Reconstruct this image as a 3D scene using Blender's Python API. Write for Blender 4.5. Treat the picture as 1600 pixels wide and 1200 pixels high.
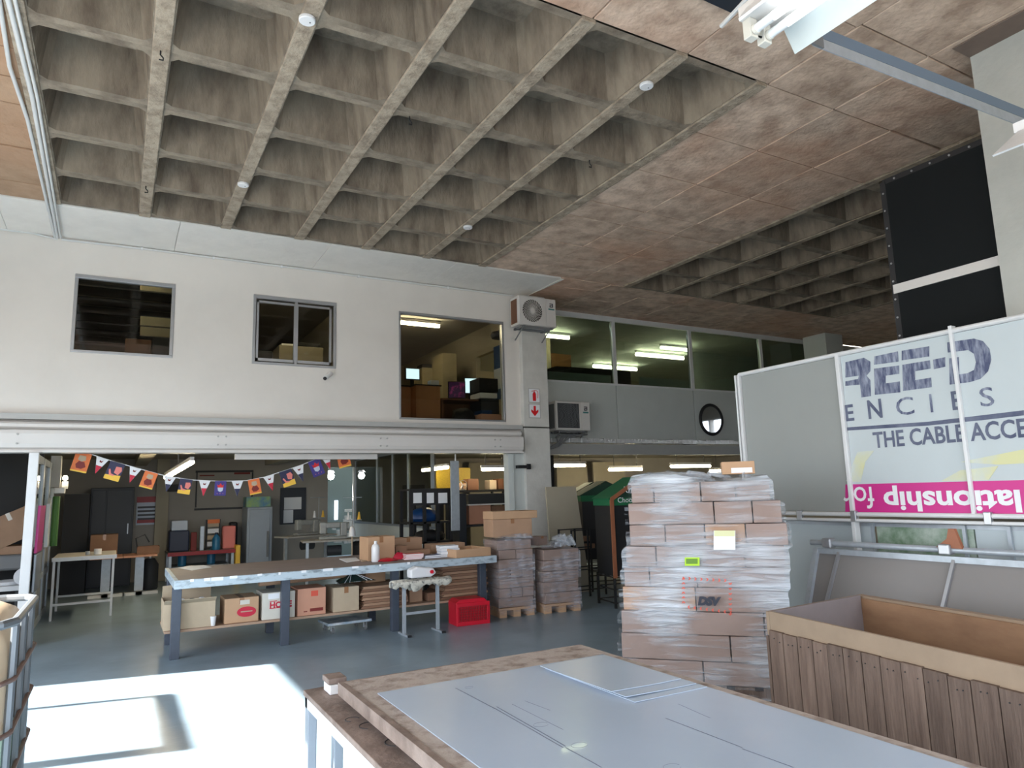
import bpy, math, random
from mathutils import Vector, Matrix
random.seed(7)
scene = bpy.context.scene
for o in list(bpy.data.objects): bpy.data.objects.remove(o)
COL = scene.collection
PI = math.pi

# ------------------------------------------------------------------ camera
F = 1089.86
CAMPOS = Vector((0, 0, 1.6))
yaw, pit, rol = .5149, .1533, -.0293
fw = Vector((math.sin(yaw)*math.cos(pit), math.cos(yaw)*math.cos(pit), math.sin(pit)))
rt = fw.cross(Vector((0, 0, 1))).normalized(); up = rt.cross(fw)
c_, s_ = math.cos(rol), math.sin(rol)
RT = c_*rt + s_*up; UP = -s_*rt + c_*up
cam_data = bpy.data.cameras.new('camera'); cam = bpy.data.objects.new('camera', cam_data); COL.objects.link(cam)
cam_data.sensor_width = 36; cam_data.lens = 36*F/1600; cam_data.clip_start = .05; cam_data.clip_end = 500
cam.matrix_world = Matrix(((RT.x, UP.x, -fw.x, CAMPOS.x), (RT.y, UP.y, -fw.y, CAMPOS.y), (RT.z, UP.z, -fw.z, CAMPOS.z), (0, 0, 0, 1)))
scene.camera = cam

# ------------------------------------------------------------------ sky, sun, exposure
world = bpy.data.worlds.new('sky'); scene.world = world; world.use_nodes = True
wn = world.node_tree; wn.nodes.clear()
wo = wn.nodes.new('ShaderNodeOutputWorld'); wb = wn.nodes.new('ShaderNodeBackground'); ws = wn.nodes.new('ShaderNodeTexSky')
ws.sky_type = 'HOSEK_WILKIE'; ws.turbidity = 4.0; ws.ground_albedo = .4
SUN_EL = math.radians(36)
SUN_TO = Vector((-.977*math.cos(SUN_EL), .213*math.cos(SUN_EL), math.sin(SUN_EL)))
ws.sun_direction = SUN_TO
wm = wn.nodes.new('ShaderNodeMix'); wm.data_type = 'RGBA'; wm.inputs[0].default_value = .6
wm.inputs[7].default_value = (.86, .92, 1.0, 1)
wn.links.new(ws.outputs[0], wm.inputs[6]); wn.links.new(wm.outputs[2], wb.inputs[0]); wb.inputs[1].default_value = 3.3
wn.links.new(wb.outputs[0], wo.inputs[0])
sl = bpy.data.lights.new('sun', 'SUN'); sun = bpy.data.objects.new('sun', sl); COL.objects.link(sun)
sl.energy = 11; sl.angle = .012; sl.color = (1, .96, .9)
sun.rotation_euler = (-SUN_TO).to_track_quat('-Z', 'Y').to_euler()
sun.location = (-8, 6, 9)
vs = scene.view_settings; vs.view_transform = 'Standard'; vs.look = 'None'; vs.gamma = 1; vs.use_curve_mapping = False; vs.exposure = 1.55
scene.cycles.max_bounces = 8; scene.cycles.diffuse_bounces = 6; scene.cycles.transparent_max_bounces = 16
scene.cycles.sample_clamp_indirect = 6; scene.cycles.caustics_reflective = False; scene.cycles.caustics_refractive = False
def portal(loc, rot, sx, sy):                       # marks the openings the sky light comes through, emits nothing
    l = bpy.data.lights.new('sky_portal', 'AREA'); l.shape = 'RECTANGLE'; l.size = sx; l.size_y = sy; l.cycles.is_portal = True
    o = bpy.data.objects.new('sky_portal', l); COL.objects.link(o); o.location = loc; o.rotation_euler = rot
HC = 4.98; YW = 10.2
portal((-3.25, 2.9, 1.76), (0, -PI/2, 0), 3.5, 11.0)
portal((1.3, -3.1, 1.6), (PI/2, 0, 0), 8.4, 3.2)

# ------------------------------------------------------------------ helpers
def ray(x, y):
    return RT*((x-800)/F) + UP*(-(y-600)/F) + fw
def at(x, y, X=None, Y=None, Z=None):
    d = ray(x, y)
    t = (X-CAMPOS.x)/d.x if X is not None else (Y-CAMPOS.y)/d.y if Y is not None else (Z-CAMPOS.z)/d.z
    return CAMPOS + d*t
def srgb(*c):
    return tuple(((v/255)/12.92 if v <= 10 else ((v/255+.055)/1.055)**2.4) for v in c) + (1,)

def mat(name, col, rough=.6, metal=0, noise=0, nscale=6, bump=0, bscale=40, spec=.5, col2=None, stretch=None, rand=0, emit=None, es=1, coord='Object', alpha=None, thresh=None, coat=0):
    m = bpy.data.materials.new(name); m.use_nodes = True; t = m.node_tree; N, L = t.nodes, t.links
    b = N['Principled BSDF']; c = srgb(*col)
    b.inputs['Roughness'].default_value = rough; b.inputs['Metallic'].default_value = metal
    b.inputs['Specular IOR Level'].default_value = spec; b.inputs['Base Color'].default_value = c
    if coat: b.inputs['Coat Weight'].default_value = coat
    out = None
    tc = N.new('ShaderNodeTexCoord'); mp = N.new('ShaderNodeMapping'); L.new(tc.outputs[coord], mp.inputs[0])
    if stretch: mp.inputs['Scale'].default_value = stretch
    if rand and coord == 'Object':                      # every copy samples its own stretch of the grain
        o2 = N.new('ShaderNodeObjectInfo'); mu = N.new('ShaderNodeMath'); mu.operation = 'MULTIPLY'; mu.inputs[1].default_value = 43; L.new(o2.outputs['Random'], mu.inputs[0]); L.new(mu.outputs[0], mp.inputs['Location'])
    if noise or col2:
        nt = N.new('ShaderNodeTexNoise'); nt.inputs['Scale'].default_value = nscale; nt.inputs['Detail'].default_value = 6; nt.inputs['Roughness'].default_value = .6
        L.new(mp.outputs[0], nt.inputs[0])
        mx = N.new('ShaderNodeMix'); mx.data_type = 'RGBA'
        c2 = srgb(*col2) if col2 else tuple(v*(1-noise) for v in c[:3]) + (1,)
        mx.inputs[6].default_value = c; mx.inputs[7].default_value = c2
        r = N.new('ShaderNodeMapRange'); lo, hi = thresh or (.35, .68)
        r.inputs[1].default_value = lo; r.inputs[2].default_value = hi
        L.new(nt.outputs[0], r.inputs[0]); L.new(r.outputs[0], mx.inputs[0]); out = mx.outputs[2]
        L.new(out, b.inputs['Base Color'])
    if rand:
        oi = N.new('ShaderNodeObjectInfo'); r2 = N.new('ShaderNodeMapRange'); r2.inputs[3].default_value = 1-rand; r2.inputs[4].default_value = 1+rand
        L.new(oi.outputs['Random'], r2.inputs[0])
        hs = N.new('ShaderNodeHueSaturation'); L.new(r2.outputs[0], hs.inputs['Value'])
        if out: L.new(out, hs.inputs['Color'])
        else: hs.inputs['Color'].default_value = c
        L.new(hs.outputs[0], b.inputs['Base Color'])
    if bump:
        n2 = N.new('ShaderNodeTexNoise'); n2.inputs['Scale'].default_value = bscale; n2.inputs['Detail'].default_value = 4; L.new(mp.outputs[0], n2.inputs[0])
        bp = N.new('ShaderNodeBump'); bp.inputs['Strength'].default_value = bump; bp.inputs['Distance'].default_value = .02
        L.new(n2.outputs[0], bp.inputs['Height']); L.new(bp.outputs[0], b.inputs['Normal'])
    if emit:
        b.inputs['Emission Color'].default_value = srgb(*emit); b.inputs['Emission Strength'].default_value = es
    return m
def glass_mat(name, tint=(200, 205, 200), trans=.9, rough=.0, refl=1.0):
    m = bpy.data.materials.new(name); m.use_nodes = True; t = m.node_tree; N, L = t.nodes, t.links; N.clear()
    o = N.new('ShaderNodeOutputMaterial'); tr = N.new('ShaderNodeBsdfTransparent'); g = N.new('ShaderNodeBsdfGlossy'); mx = N.new('ShaderNodeMixShader'); fr = N.new('ShaderNodeFresnel')
    c = srgb(*tint); tr.inputs[0].default_value = tuple(v*trans for v in c[:3]) + (1,); g.inputs['Roughness'].default_value = rough; g.inputs[0].default_value = (refl, refl, refl, 1)
    fr.inputs[0].default_value = 1.5
    gm = N.new('ShaderNodeNewGeometry'); sb_ = N.new('ShaderNodeMath'); sb_.operation = 'SUBTRACT'; sb_.inputs[0].default_value = 1; L.new(gm.outputs['Backfacing'], sb_.inputs[1])
    ml = N.new('ShaderNodeMath'); ml.operation = 'MULTIPLY'; L.new(fr.outputs[0], ml.inputs[0]); L.new(sb_.outputs[0], ml.inputs[1])   # a thin pane reflects on its outer faces only
    L.new(ml.outputs[0], mx.inputs[0]); L.new(tr.outputs[0], mx.inputs[1]); L.new(g.outputs[0], mx.inputs[2]); L.new(mx.outputs[0], o.inputs[0])
    return m
def wrap_mat(name, clear=.62, scale=(3, 3, 42), white=(215, 215, 225)):
    """thin stretched film: mostly clear, milky where layers overlap, whitened in broad patches to imitate sheen, with glossy creases"""
    m = bpy.data.materials.new(name); m.use_nodes = True; t = m.node_tree; N, L = t.nodes, t.links; N.clear()
    o = N.new('ShaderNodeOutputMaterial'); tr = N.new('ShaderNodeBsdfTransparent'); g = N.new('ShaderNodeBsdfPrincipled')
    g.inputs['Base Color'].default_value = srgb(*white); g.inputs['Roughness'].default_value = .12; g.inputs['Specular IOR Level'].default_value = 1.0
    tc = N.new('ShaderNodeTexCoord'); mp = N.new('ShaderNodeMapping'); mp.inputs['Scale'].default_value = scale; mp.inputs['Rotation'].default_value = (.05, .07, 0); L.new(tc.outputs['Object'], mp.inputs[0])
    n = N.new('ShaderNodeTexNoise'); n.inputs['Scale'].default_value = 1.2; n.inputs['Detail'].default_value = 7; n.inputs['Distortion'].default_value = .6; L.new(mp.outputs[0], n.inputs[0])
    bp = N.new('ShaderNodeBump'); bp.inputs['Strength'].default_value = 1; bp.inputs['Distance'].default_value = .06; L.new(n.outputs[0], bp.inputs['Height']); L.new(bp.outputs[0], g.inputs['Normal'])
    r = N.new('ShaderNodeMapRange'); r.inputs[1].default_value = .38; r.inputs[2].default_value = .75; r.inputs[3].default_value = 1-clear-.12; r.inputs[4].default_value = min(1, 1-clear+.35); L.new(n.outputs[0], r.inputs[0])
    n3 = N.new('ShaderNodeTexNoise'); n3.inputs['Scale'].default_value = 1.9; n3.inputs['Detail'].default_value = 1.5; L.new(tc.outputs['Object'], n3.inputs[0])
    ad = N.new('ShaderNodeMath'); ad.operation = 'MULTIPLY_ADD'; ad.inputs[1].default_value = 2.2; ad.inputs[2].default_value = -1.08; L.new(n3.outputs[0], ad.inputs[0])  # broad white patches stand in for bright sheen on the film
    a2 = N.new('ShaderNodeMath'); a2.operation = 'ADD'; a2.use_clamp = True; L.new(r.outputs[0], a2.inputs[0]); L.new(ad.outputs[0], a2.inputs[1])
    mx = N.new('ShaderNodeMixShader'); L.new(a2.outputs[0], mx.inputs[0]); L.new(tr.outputs[0], mx.inputs[1]); L.new(g.outputs[0], mx.inputs[2]); L.new(mx.outputs[0], o.inputs[0])
    return m

class MB:
    def __init__(s): s.v = []; s.f = []; s.m = []
    def add(s, vs, fs, mi=0, M=None):
        b = len(s.v); s.v += [tuple(M @ Vector(v)) if M is not None else tuple(v) for v in vs]
        s.f += [tuple(i+b for i in f) for f in fs]; s.m += [mi]*len(fs); return s
    def box(s, x0, x1, y0, y1, z0, z1, mi=0, M=None):
        if x0 > x1: x0, x1 = x1, x0
        if y0 > y1: y0, y1 = y1, y0
        if z0 > z1: z0, z1 = z1, z0
        vs = [(x, y, z) for z in (z0, z1) for y in (y0, y1) for x in (x0, x1)]
        return s.add(vs, [(0, 2, 3, 1), (4, 5, 7, 6), (0, 1, 5, 4), (2, 6, 7, 3), (0, 4, 6, 2), (1, 3, 7, 5)], mi, M)
    def tube(s, pts, r, n=8, mi=0, closed=False, flat=1):
        pts = [Vector(p) for p in pts]; N = len(pts); vs = []; fs = []
        ref = None
        for i, p in enumerate(pts):
            if closed: d = (pts[(i+1) % N]-pts[i-1])
            else: d = pts[min(i+1, N-1)]-pts[max(i-1, 0)]
            d.normalize()
            if ref is None:
                ref = Vector((0, 0, 1)) if abs(d.z) < .9 else Vector((1, 0, 0))
            a = d.cross(ref).normalized(); b = a.cross(d); ref = b
            rr = r[i] if isinstance(r, (list, tuple)) else r
            for k in range(n):
                t = 2*PI*(k+.5)/n; vs.append(p + a*math.cos(t)*rr + b*math.sin(t)*rr*flat)
        for i in range(N if closed else N-1):
            j = (i+1) % N
            for k in range(n): fs.append((i*n+k, i*n+(k+1) % n, j*n+(k+1) % n, j*n+k))
        if not closed: fs += [tuple(reversed(range(n))), tuple(range((N-1)*n, N*n))]
        return s.add(vs, fs, mi)
    def lathe(s, prof, c=(0, 0, 0), n=16, mi=0, M=None):
        vs = []; fs = []
        for r, z in prof:
            for k in range(n): vs.append((c[0]+r*math.cos(2*PI*k/n), c[1]+r*math.sin(2*PI*k/n), c[2]+z))
        for i in range(len(prof)-1):
            for k in range(n): fs.append((i*n+k, i*n+(k+1) % n, (i+1)*n+(k+1) % n, (i+1)*n+k))
        fs += [tuple(reversed(range(n))), tuple(range((len(prof)-1)*n, len(prof)*n))]
        return s.add(vs, fs, mi, M)
    def prism(s, poly, a, b, mi=0, axis='Y', M=None):
        n = len(poly)
        if axis == 'Y': vs = [(p[0], a, p[1]) for p in poly] + [(p[0], b, p[1]) for p in poly]
        elif axis == 'X': vs = [(a, p[0], p[1]) for p in poly] + [(b, p[0], p[1]) for p in poly]
        else: vs = [(p[0], p[1], a) for p in poly] + [(p[0], p[1], b) for p in poly]
        fs = [tuple(reversed(range(n))), tuple(range(n, 2*n))] + [(i, (i+1) % n, n+(i+1) % n, n+i) for i in range(n)]
        return s.add(vs, fs, mi, M)
    def quad(s, a, b, c, d, th=.002, mi=0):
        a, b, c, d = map(Vector, (a, b, c, d)); n = (b-a).cross(d-a).normalized()*th
        return s.add([a, b, c, d, a-n, b-n, c-n, d-n], [(0, 1, 2, 3), (7, 6, 5, 4), (0, 4, 5, 1), (1, 5, 6, 2), (2, 6, 7, 3), (3, 7, 4, 0)], mi)
def build(name, mb, mats, parent=None, world=False, smooth=False, bevel=0, kind=None, label=None):
    me = bpy.data.meshes.new(name); vs = [Vector(v) for v in mb.v]
    o = bpy.data.objects.new(name, me); COL.objects.link(o)
    if parent is not None:
        o.parent = parent
        if world:
            if parent.type == 'EMPTY' or parent.parent is None: inv = (Matrix.Translation(parent.location) @ parent.rotation_euler.to_matrix().to_4x4()).inverted()
            else: inv = (Matrix.Translation(parent.parent.location) @ parent.parent.rotation_euler.to_matrix().to_4x4()).inverted()
            vs = [inv @ v for v in vs]
    else:
        lo = Vector([min(v[i] for v in vs) for i in range(3)]); hi = Vector([max(v[i] for v in vs) for i in range(3)])
        c = Vector(((lo.x+hi.x)/2, (lo.y+hi.y)/2, lo.z)); vs = [v-c for v in vs]; o.location = c
    me.from_pydata([tuple(v) for v in vs], [], mb.f)
    if not isinstance(mats, (list, tuple)): mats = [mats]
    for m in mats: me.materials.append(m)
    me.polygons.foreach_set('material_index', mb.m)
    if smooth:
        me.polygons.foreach_set('use_smooth', [True]*len(me.polygons)); me.set_sharp_from_angle(angle=.7)
    if bevel:
        b = o.modifiers.new('bevel', 'BEVEL'); b.width = bevel; b.segments = 2; b.limit_method = 'ANGLE'
    if kind: o['kind'] = kind
    if label: o['label'] = label
    me.update(); return o
def tag(o, label, cat, group=None, kind=None):
    o['label'] = label; o['category'] = cat
    if group: o['group'] = group
    if kind: o['kind'] = kind
    return o
def thing(name, label, cat, loc=(0, 0, 0), rz=0, group=None):
    o = bpy.data.objects.new(name, None); COL.objects.link(o); o.location = loc; o.rotation_euler = (0, 0, rz); o.empty_display_size = .1
    return tag(o, label, cat, group)
def solo(name, mb, m, label, cat, group=None, **k): return tag(build(name, mb, m, **k), label, cat, group)
def struct(name, mb, m, **k): return build(name, mb, m, kind='structure', **k)
def dup(root, loc, rz=0, label=None):
    r = root.copy(); COL.objects.link(r); r.location = loc; r.rotation_euler = (0, 0, rz)
    if label: r['label'] = label
    for ch in list(root.children):
        c = ch.copy(); COL.objects.link(c); c.parent = r
        for g in ch.children:
            d = g.copy(); COL.objects.link(d); d.parent = c
    return r
def pb(mb, x0, y0, x1, y1, Y, d=.3, mi=0):
    """box whose front face, standing in the plane Y, covers the given stretch of the wall behind it"""
    a = at(x0, (y0+y1)/2, Y=Y); b = at(x1, (y0+y1)/2, Y=Y); t = at((x0+x1)/2, y0, Y=Y); u = at((x0+x1)/2, y1, Y=Y)
    return mb.box(a.x, b.x, Y, Y+d, u.z, t.z, mi)
def text_mb(txt, size, offset=0, shear=0, th=.001, center=True, space=1):
    cu = bpy.data.curves.new('t', 'FONT'); cu.body = txt; cu.size = size; cu.offset = offset; cu.shear = shear; cu.space_character = space
    cu.resolution_u = 3
    if center: cu.align_x = 'CENTER'; cu.align_y = 'CENTER'
    o = bpy.data.objects.new('t', cu); COL.objects.link(o)
    dg = bpy.context.evaluated_depsgraph_get(); me = bpy.data.meshes.new_from_object(o.evaluated_get(dg))
    mb = MB(); mb.add([tuple(v.co) for v in me.vertices], [tuple(p.vertices) for p in me.polygons])
    bpy.data.objects.remove(o); bpy.data.curves.remove(cu); bpy.data.meshes.remove(me)
    return mb
def xf(mb, M):
    mb.v = [tuple(M @ Vector(v)) for v in mb.v]; return mb
def frameM(o, x, y):          # text laid with its x along x, y along y
    x = Vector(x).normalized(); y = Vector(y).normalized(); z = x.cross(y)
    return Matrix(((x.x, y.x, z.x, o[0]), (x.y, y.y, z.y, o[1]), (x.z, y.z, z.z, o[2]), (0, 0, 0, 1)))

# ------------------------------------------------------------------ materials
M = {}
M['wall'] = mat('white_painted_wall', (216, 211, 205), .75, noise=.07, nscale=1.3, bump=.04, bscale=20)
M['wallgrey'] = mat('grey_white_paint', (200, 206, 204), .6, noise=.06, nscale=2, bump=.1)
M['column'] = mat('column_paint', (204, 203, 198), .7, noise=.14, nscale=4, bump=.3, bscale=14)
M['beamw'] = mat('beam_white_enamel', (206, 203, 200), .45, noise=.05, nscale=2)
M['trimg'] = mat('trim_grey', (170, 170, 168), .5, noise=.05)
M['room'] = mat('room_beige_paint', (168, 160, 142), .8, noise=.08, nscale=2)
M['roomd'] = mat('room_grey_paint', (158, 154, 148), .8, noise=.08, nscale=2)
M['dark'] = mat('dark_paint', (48, 50, 54), .6)
M['black'] = mat('black_matt', (22, 22, 25), .6)
M['concrete'] = mat('coffer_concrete', (142, 130, 114), .85, col2=(98, 86, 74), nscale=3.2, bump=.5, bscale=14, rand=.09, stretch=(1.6, 1.6, .55), thresh=(.38, .7))
M['rib'] = mat('rib_concrete', (166, 152, 134), .85, col2=(124, 110, 95), nscale=9, bump=.7, bscale=30, thresh=(.42, .7))
def panel_material(name, base, c2, rust):
    m = mat(name, base, .85, col2=c2, nscale=4.5, bump=.5, bscale=20, rand=.08, thresh=(.36, .66)); t = m.node_tree; N, L = t.nodes, t.links
    b = N['Principled BSDF']; src = b.inputs['Base Color'].links[0].from_socket
    g = N.new('ShaderNodeNewGeometry'); n = N.new('ShaderNodeTexNoise'); n.inputs['Scale'].default_value = .55; n.inputs['Detail'].default_value = 5; L.new(g.outputs['Position'], n.inputs[0])
    r = N.new('ShaderNodeMapRange'); r.inputs[1].default_value = .5; r.inputs[2].default_value = .68; r.inputs[4].default_value = .6; L.new(n.outputs[0], r.inputs[0])
    mx = N.new('ShaderNodeMix'); mx.data_type = 'RGBA'; mx.inputs[7].default_value = srgb(*rust); L.new(r.outputs[0], mx.inputs[0]); L.new(src, mx.inputs[6]); L.new(mx.outputs[2], b.inputs['Base Color'])
    return m
M['panel'] = panel_material('board_marked_concrete', (218, 194, 174), (170, 146, 128), (200, 152, 124))
M['panelo'] = panel_material('board_marked_concrete_orange', (176, 146, 120), (160, 130, 104), (164, 126, 98))
M['panelw'] = mat('white_washed_concrete', (232, 228, 222), .7, noise=.08, nscale=3, bump=.35, bscale=10)
M['joint'] = mat('joint_concrete', (84, 72, 62), .9, noise=.2)
M['alu'] = mat('aluminium', (176, 178, 182), .35, .7, noise=.05)
M['galv'] = mat('galvanised_steel', (176, 184, 192), .4, .35, noise=.15, nscale=14)
M['steelw'] = mat('steel_white_paint', (214, 216, 218), .4, noise=.06)
M['steelg'] = mat('steel_grey_paint', (150, 158, 168), .4, .3, noise=.08)
M['legdark'] = mat('bench_leg_slate', (66, 74, 88), .5, noise=.15, nscale=12)
M['pvc'] = mat('white_conduit', (205, 206, 206), .4)
M['plastw'] = mat('white_plastic', (222, 222, 224), .35)
M['plastg'] = mat('grey_plastic', (110, 112, 114), .5)
M['glass'] = glass_mat('window_glass', (225, 226, 220), .97)
M['glassg'] = glass_mat('mezzanine_glass', (190, 204, 198), .85, refl=1)
M['glassd'] = glass_mat('partition_glass', (190, 192, 180), .9)
M['tube'] = mat('lit_tube', (255, 255, 255), .4, emit=(255, 236, 196), es=19)
M['tubec'] = mat('lit_tube_cool', (255, 255, 255), .4, emit=(250, 253, 255), es=1.5)
M['bulb'] = mat('lit_bulb', (255, 255, 255), .4, emit=(235, 255, 250), es=8)
M['tubeoff'] = mat('unlit_tube', (226, 228, 228), .3)
M['card'] = mat('cardboard', (172, 138, 112), .8, noise=.12, nscale=5, rand=.06)
M['cardl'] = mat('cardboard_light', (184, 166, 142), .8, noise=.1, nscale=5)
M['cardo'] = mat('cardboard_orange', (188, 152, 120), .8, noise=.08, nscale=5)
M['cardp'] = mat('cardboard_pink', (200, 148, 124), .8, noise=.08, nscale=5)
M['cardd'] = mat('cardboard_dark', (140, 106, 84), .85, noise=.12, nscale=6, rand=.08)
M['cardm'] = mat('cardboard_mauve', (148, 128, 120), .8, noise=.1, nscale=5, rand=.05)
M['cardw'] = mat('cardboard_white_board', (206, 202, 192), .7, noise=.06)
M['tape'] = mat('packing_tape', (150, 108, 76), .25)
M['tapew'] = mat('white_tape', (214, 206, 194), .3)
M['paper'] = mat('paper', (226, 228, 232), .6)
M['paperb'] = mat('paper_blue_white', (186, 196, 212), .5)
M['wood'] = mat('rough_pine', (116, 96, 84), .75, col2=(84, 66, 56), nscale=2.2, stretch=(9, 9, 1.0), bump=.3, bscale=9, rand=.16)
M['ply'] = mat('plywood', (146, 112, 84), .7, col2=(122, 90, 66), nscale=2.4, stretch=(3, 1, 3))
M['plyedge'] = mat('plywood_edge', (150, 129, 108), .75, noise=.2, nscale=4)
M['plyface'] = mat('plywood_mauve_face', (128, 118, 118), .7, noise=.1)
M['osb'] = mat('weathered_chipboard', (166, 154, 146), .8, col2=(118, 102, 92), nscale=11, bump=.3, thresh=(.48, .7))
M['brownboard'] = mat('shutter_board_brown', (138, 121, 112), .6, col2=(92, 76, 68), nscale=7, bump=.2, thresh=(.4, .75))
M['sheet'] = mat('white_plastic_sheet', (170, 184, 202), .22, noise=.03, nscale=3, coat=.15)
M['sheet2'] = mat('white_plastic_sheet_upper', (172, 186, 202), .25, noise=.03, nscale=3)
M['benchtop'] = mat('bench_top_mauve_board', (136, 122, 118), .6, noise=.12, nscale=4)
M['benchedge'] = mat('bench_edge_painted', (176, 190, 200), .55, col2=(108, 118, 126), nscale=9, thresh=(.5, .72), stretch=(1, 1, 3))
M['shelfw'] = mat('shelf_board', (170, 142, 120), .75, noise=.1)
M['red'] = mat('red_plastic', (200, 22, 46), .35)
M['redd'] = mat('dark_red', (150, 30, 38), .5)
M['signred'] = mat('sign_red', (205, 20, 30), .5)
M['orange'] = mat('orange_print', (226, 120, 62), .6, noise=.1)
M['yellow'] = mat('yellow_print', (236, 190, 70), .6)
M['navy'] = mat('navy_print', (40, 42, 74), .6)
M['purple'] = mat('purple_print', (62, 54, 128), .6)
M['crimson'] = mat('crimson_print', (190, 28, 58), .6)
M['pinkskin'] = mat('salmon_print', (222, 128, 120), .6)
M['brownp'] = mat('maroon_print', (120, 34, 30), .6)
M['tarp'] = mat('yellow_mesh', (150, 126, 24), .6, noise=.3, nscale=40)
M['blue'] = mat('blue_plastic', (24, 62, 112), .35)
M['cyan'] = mat('cyan_plastic', (40, 110, 150), .4)
M['darkblue'] = mat('dark_blue', (22, 34, 62), .5)
M['fridge'] = mat('fridge_door', (150, 160, 172), .35, noise=.05)
M['bluedk'] = mat('slate_door', (38, 44, 54), .5)
M['greenf'] = mat('green_fabric', (14, 96, 58), .7)
M['greend'] = mat('dark_green_fabric', (12, 52, 36), .75)
M['woodtrim'] = mat('varnished_trim', (150, 92, 62), .5, noise=.15, nscale=8)
M['oak'] = mat('oak_veneer', (186, 128, 86), .55, noise=.12, nscale=3, stretch=(6, 6, 1))
M['oakd'] = mat('oak_veneer_dark', (110, 72, 48), .55, noise=.12, nscale=3)
M['beigem'] = mat('beige_metal', (158, 148, 122), .5)
M['magenta'] = mat('magenta_print', (196, 40, 132), .5)
M['inkblue'] = mat('faded_navy_ink', (66, 74, 104), .6, col2=(150, 158, 176), nscale=5, stretch=(1, 6, 1.2), thresh=(.4, .68))
M['inknavy'] = mat('navy_ink', (52, 62, 92), .6, col2=(110, 116, 136), nscale=3)
M['inkyellow'] = mat('washed_yellow_ink', (206, 206, 158), .6, col2=(194, 202, 198), nscale=3, thresh=(.38, .62))
M['fabricw'] = mat('banner_white_fabric', (188, 198, 202), .65, noise=.04, nscale=2)
M['fabricg'] = mat('banner_back_grey', (148, 152, 150), .65, noise=.05, nscale=1.5)
M['fabricd'] = mat('leaning_panel_grey', (128, 124, 122), .7, noise=.06, nscale=1.5)
M['photo'] = mat('blurred_foliage_print', (70, 110, 70), .6, col2=(190, 200, 190), nscale=4)
M['blackpvc'] = mat('black_pvc_sheet', (14, 18, 20), .75, spec=.2)
M['foil'] = mat('foil_insulation', (225, 225, 225), .3, .6, bump=1, bscale=18, noise=.1)
M['ibc'] = mat('ibc_plastic', (214, 192, 164), .5, noise=.05)
M['ibcg'] = mat('ibc_liquid_band', (196, 220, 200), .4)
M['mirror'] = mat('mirror', (225, 230, 235), .03, 1.0)
M['screen'] = mat('lit_screen', (200, 220, 235), .3, emit=(190, 220, 235), es=.9)
M['screenp'] = mat('colourful_screen', (40, 20, 60), .3, col2=(200, 50, 140), nscale=9, emit=(60, 20, 60), es=.15, thresh=(.5, .65))
M['rust'] = mat('rusty_cage', (128, 104, 96), .6, .3, noise=.3, nscale=8)
M['lime'] = mat('lime_label', (170, 210, 30), .5)
M['limed'] = mat('lime_label_dark', (90, 130, 20), .5)
M['chev'] = mat('red_chevron_ink', (214, 86, 66), .6)
M['inkdark'] = mat('dark_ink', (22, 26, 44), .5)
M['wrap'] = wrap_mat('stretch_film', .78, (2.2, 2.2, 26), (222, 230, 240))
M['wrap_dense'] = wrap_mat('stretch_film_dense', .3, (2.5, 2.5, 20), (232, 240, 250))
M['wrap2'] = wrap_mat('stretch_film_thin', .84, (4, 4, 30))
M['cloudy'] = mat('cloudy_film', (196, 198, 204), .25, noise=.1)
M['rag'] = mat('stained_cloth', (206, 202, 190), .8, col2=(120, 118, 112), nscale=22, thresh=(.5, .65))
M['cast'] = mat('machine_grey', (150, 152, 150), .4, noise=.15, nscale=14)
M['greybin'] = mat('grey_carton', (126, 132, 138), .6)
M['white_em'] = mat('white_gap', (230, 240, 255), .5)
M['asphalt'] = mat('outside_paving', (150, 146, 140), .9, noise=.1)
M['greenbag'] = mat('green_striped_bag', (30, 52, 46), .6)

# ================================================================== SETTING
def floor_material():
    m = mat('painted_concrete_floor', (138, 158, 172), .3, col2=(118, 136, 150), nscale=1.6, bump=.05, bscale=30, thresh=(.4, .7)); t = m.node_tree; N, L = t.nodes, t.links
    b = N['Principled BSDF']; src = b.inputs['Base Color'].links[0].from_socket
    tc = N.new('ShaderNodeTexCoord'); mp = N.new('ShaderNodeMapping'); mp.inputs['Scale'].default_value = (1.2, 9, 1); mp.inputs['Rotation'].default_value = (0, 0, .25); L.new(tc.outputs['Object'], mp.inputs[0])
    n = N.new('ShaderNodeTexNoise'); n.inputs['Scale'].default_value = 2.4; n.inputs['Detail'].default_value = 8; L.new(mp.outputs[0], n.inputs[0])
    r = N.new('ShaderNodeMapRange'); r.inputs[1].default_value = .64; r.inputs[2].default_value = .74; r.inputs[4].default_value = .4; L.new(n.outputs[0], r.inputs[0])
    mx = N.new('ShaderNodeMix'); mx.data_type = 'RGBA'; mx.inputs[7].default_value = srgb(172, 180, 184); L.new(r.outputs[0], mx.inputs[0]); L.new(src, mx.inputs[6]); L.new(mx.outputs[2], b.inputs['Base Color'])
    return m
struct('floor', MB().box(-3.3, 17, -3.2, 21, -.2, 0), floor_material())
struct('ground', MB().box(-60, 60, -60, 60, -.4, -.21), M['asphalt'])

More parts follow.
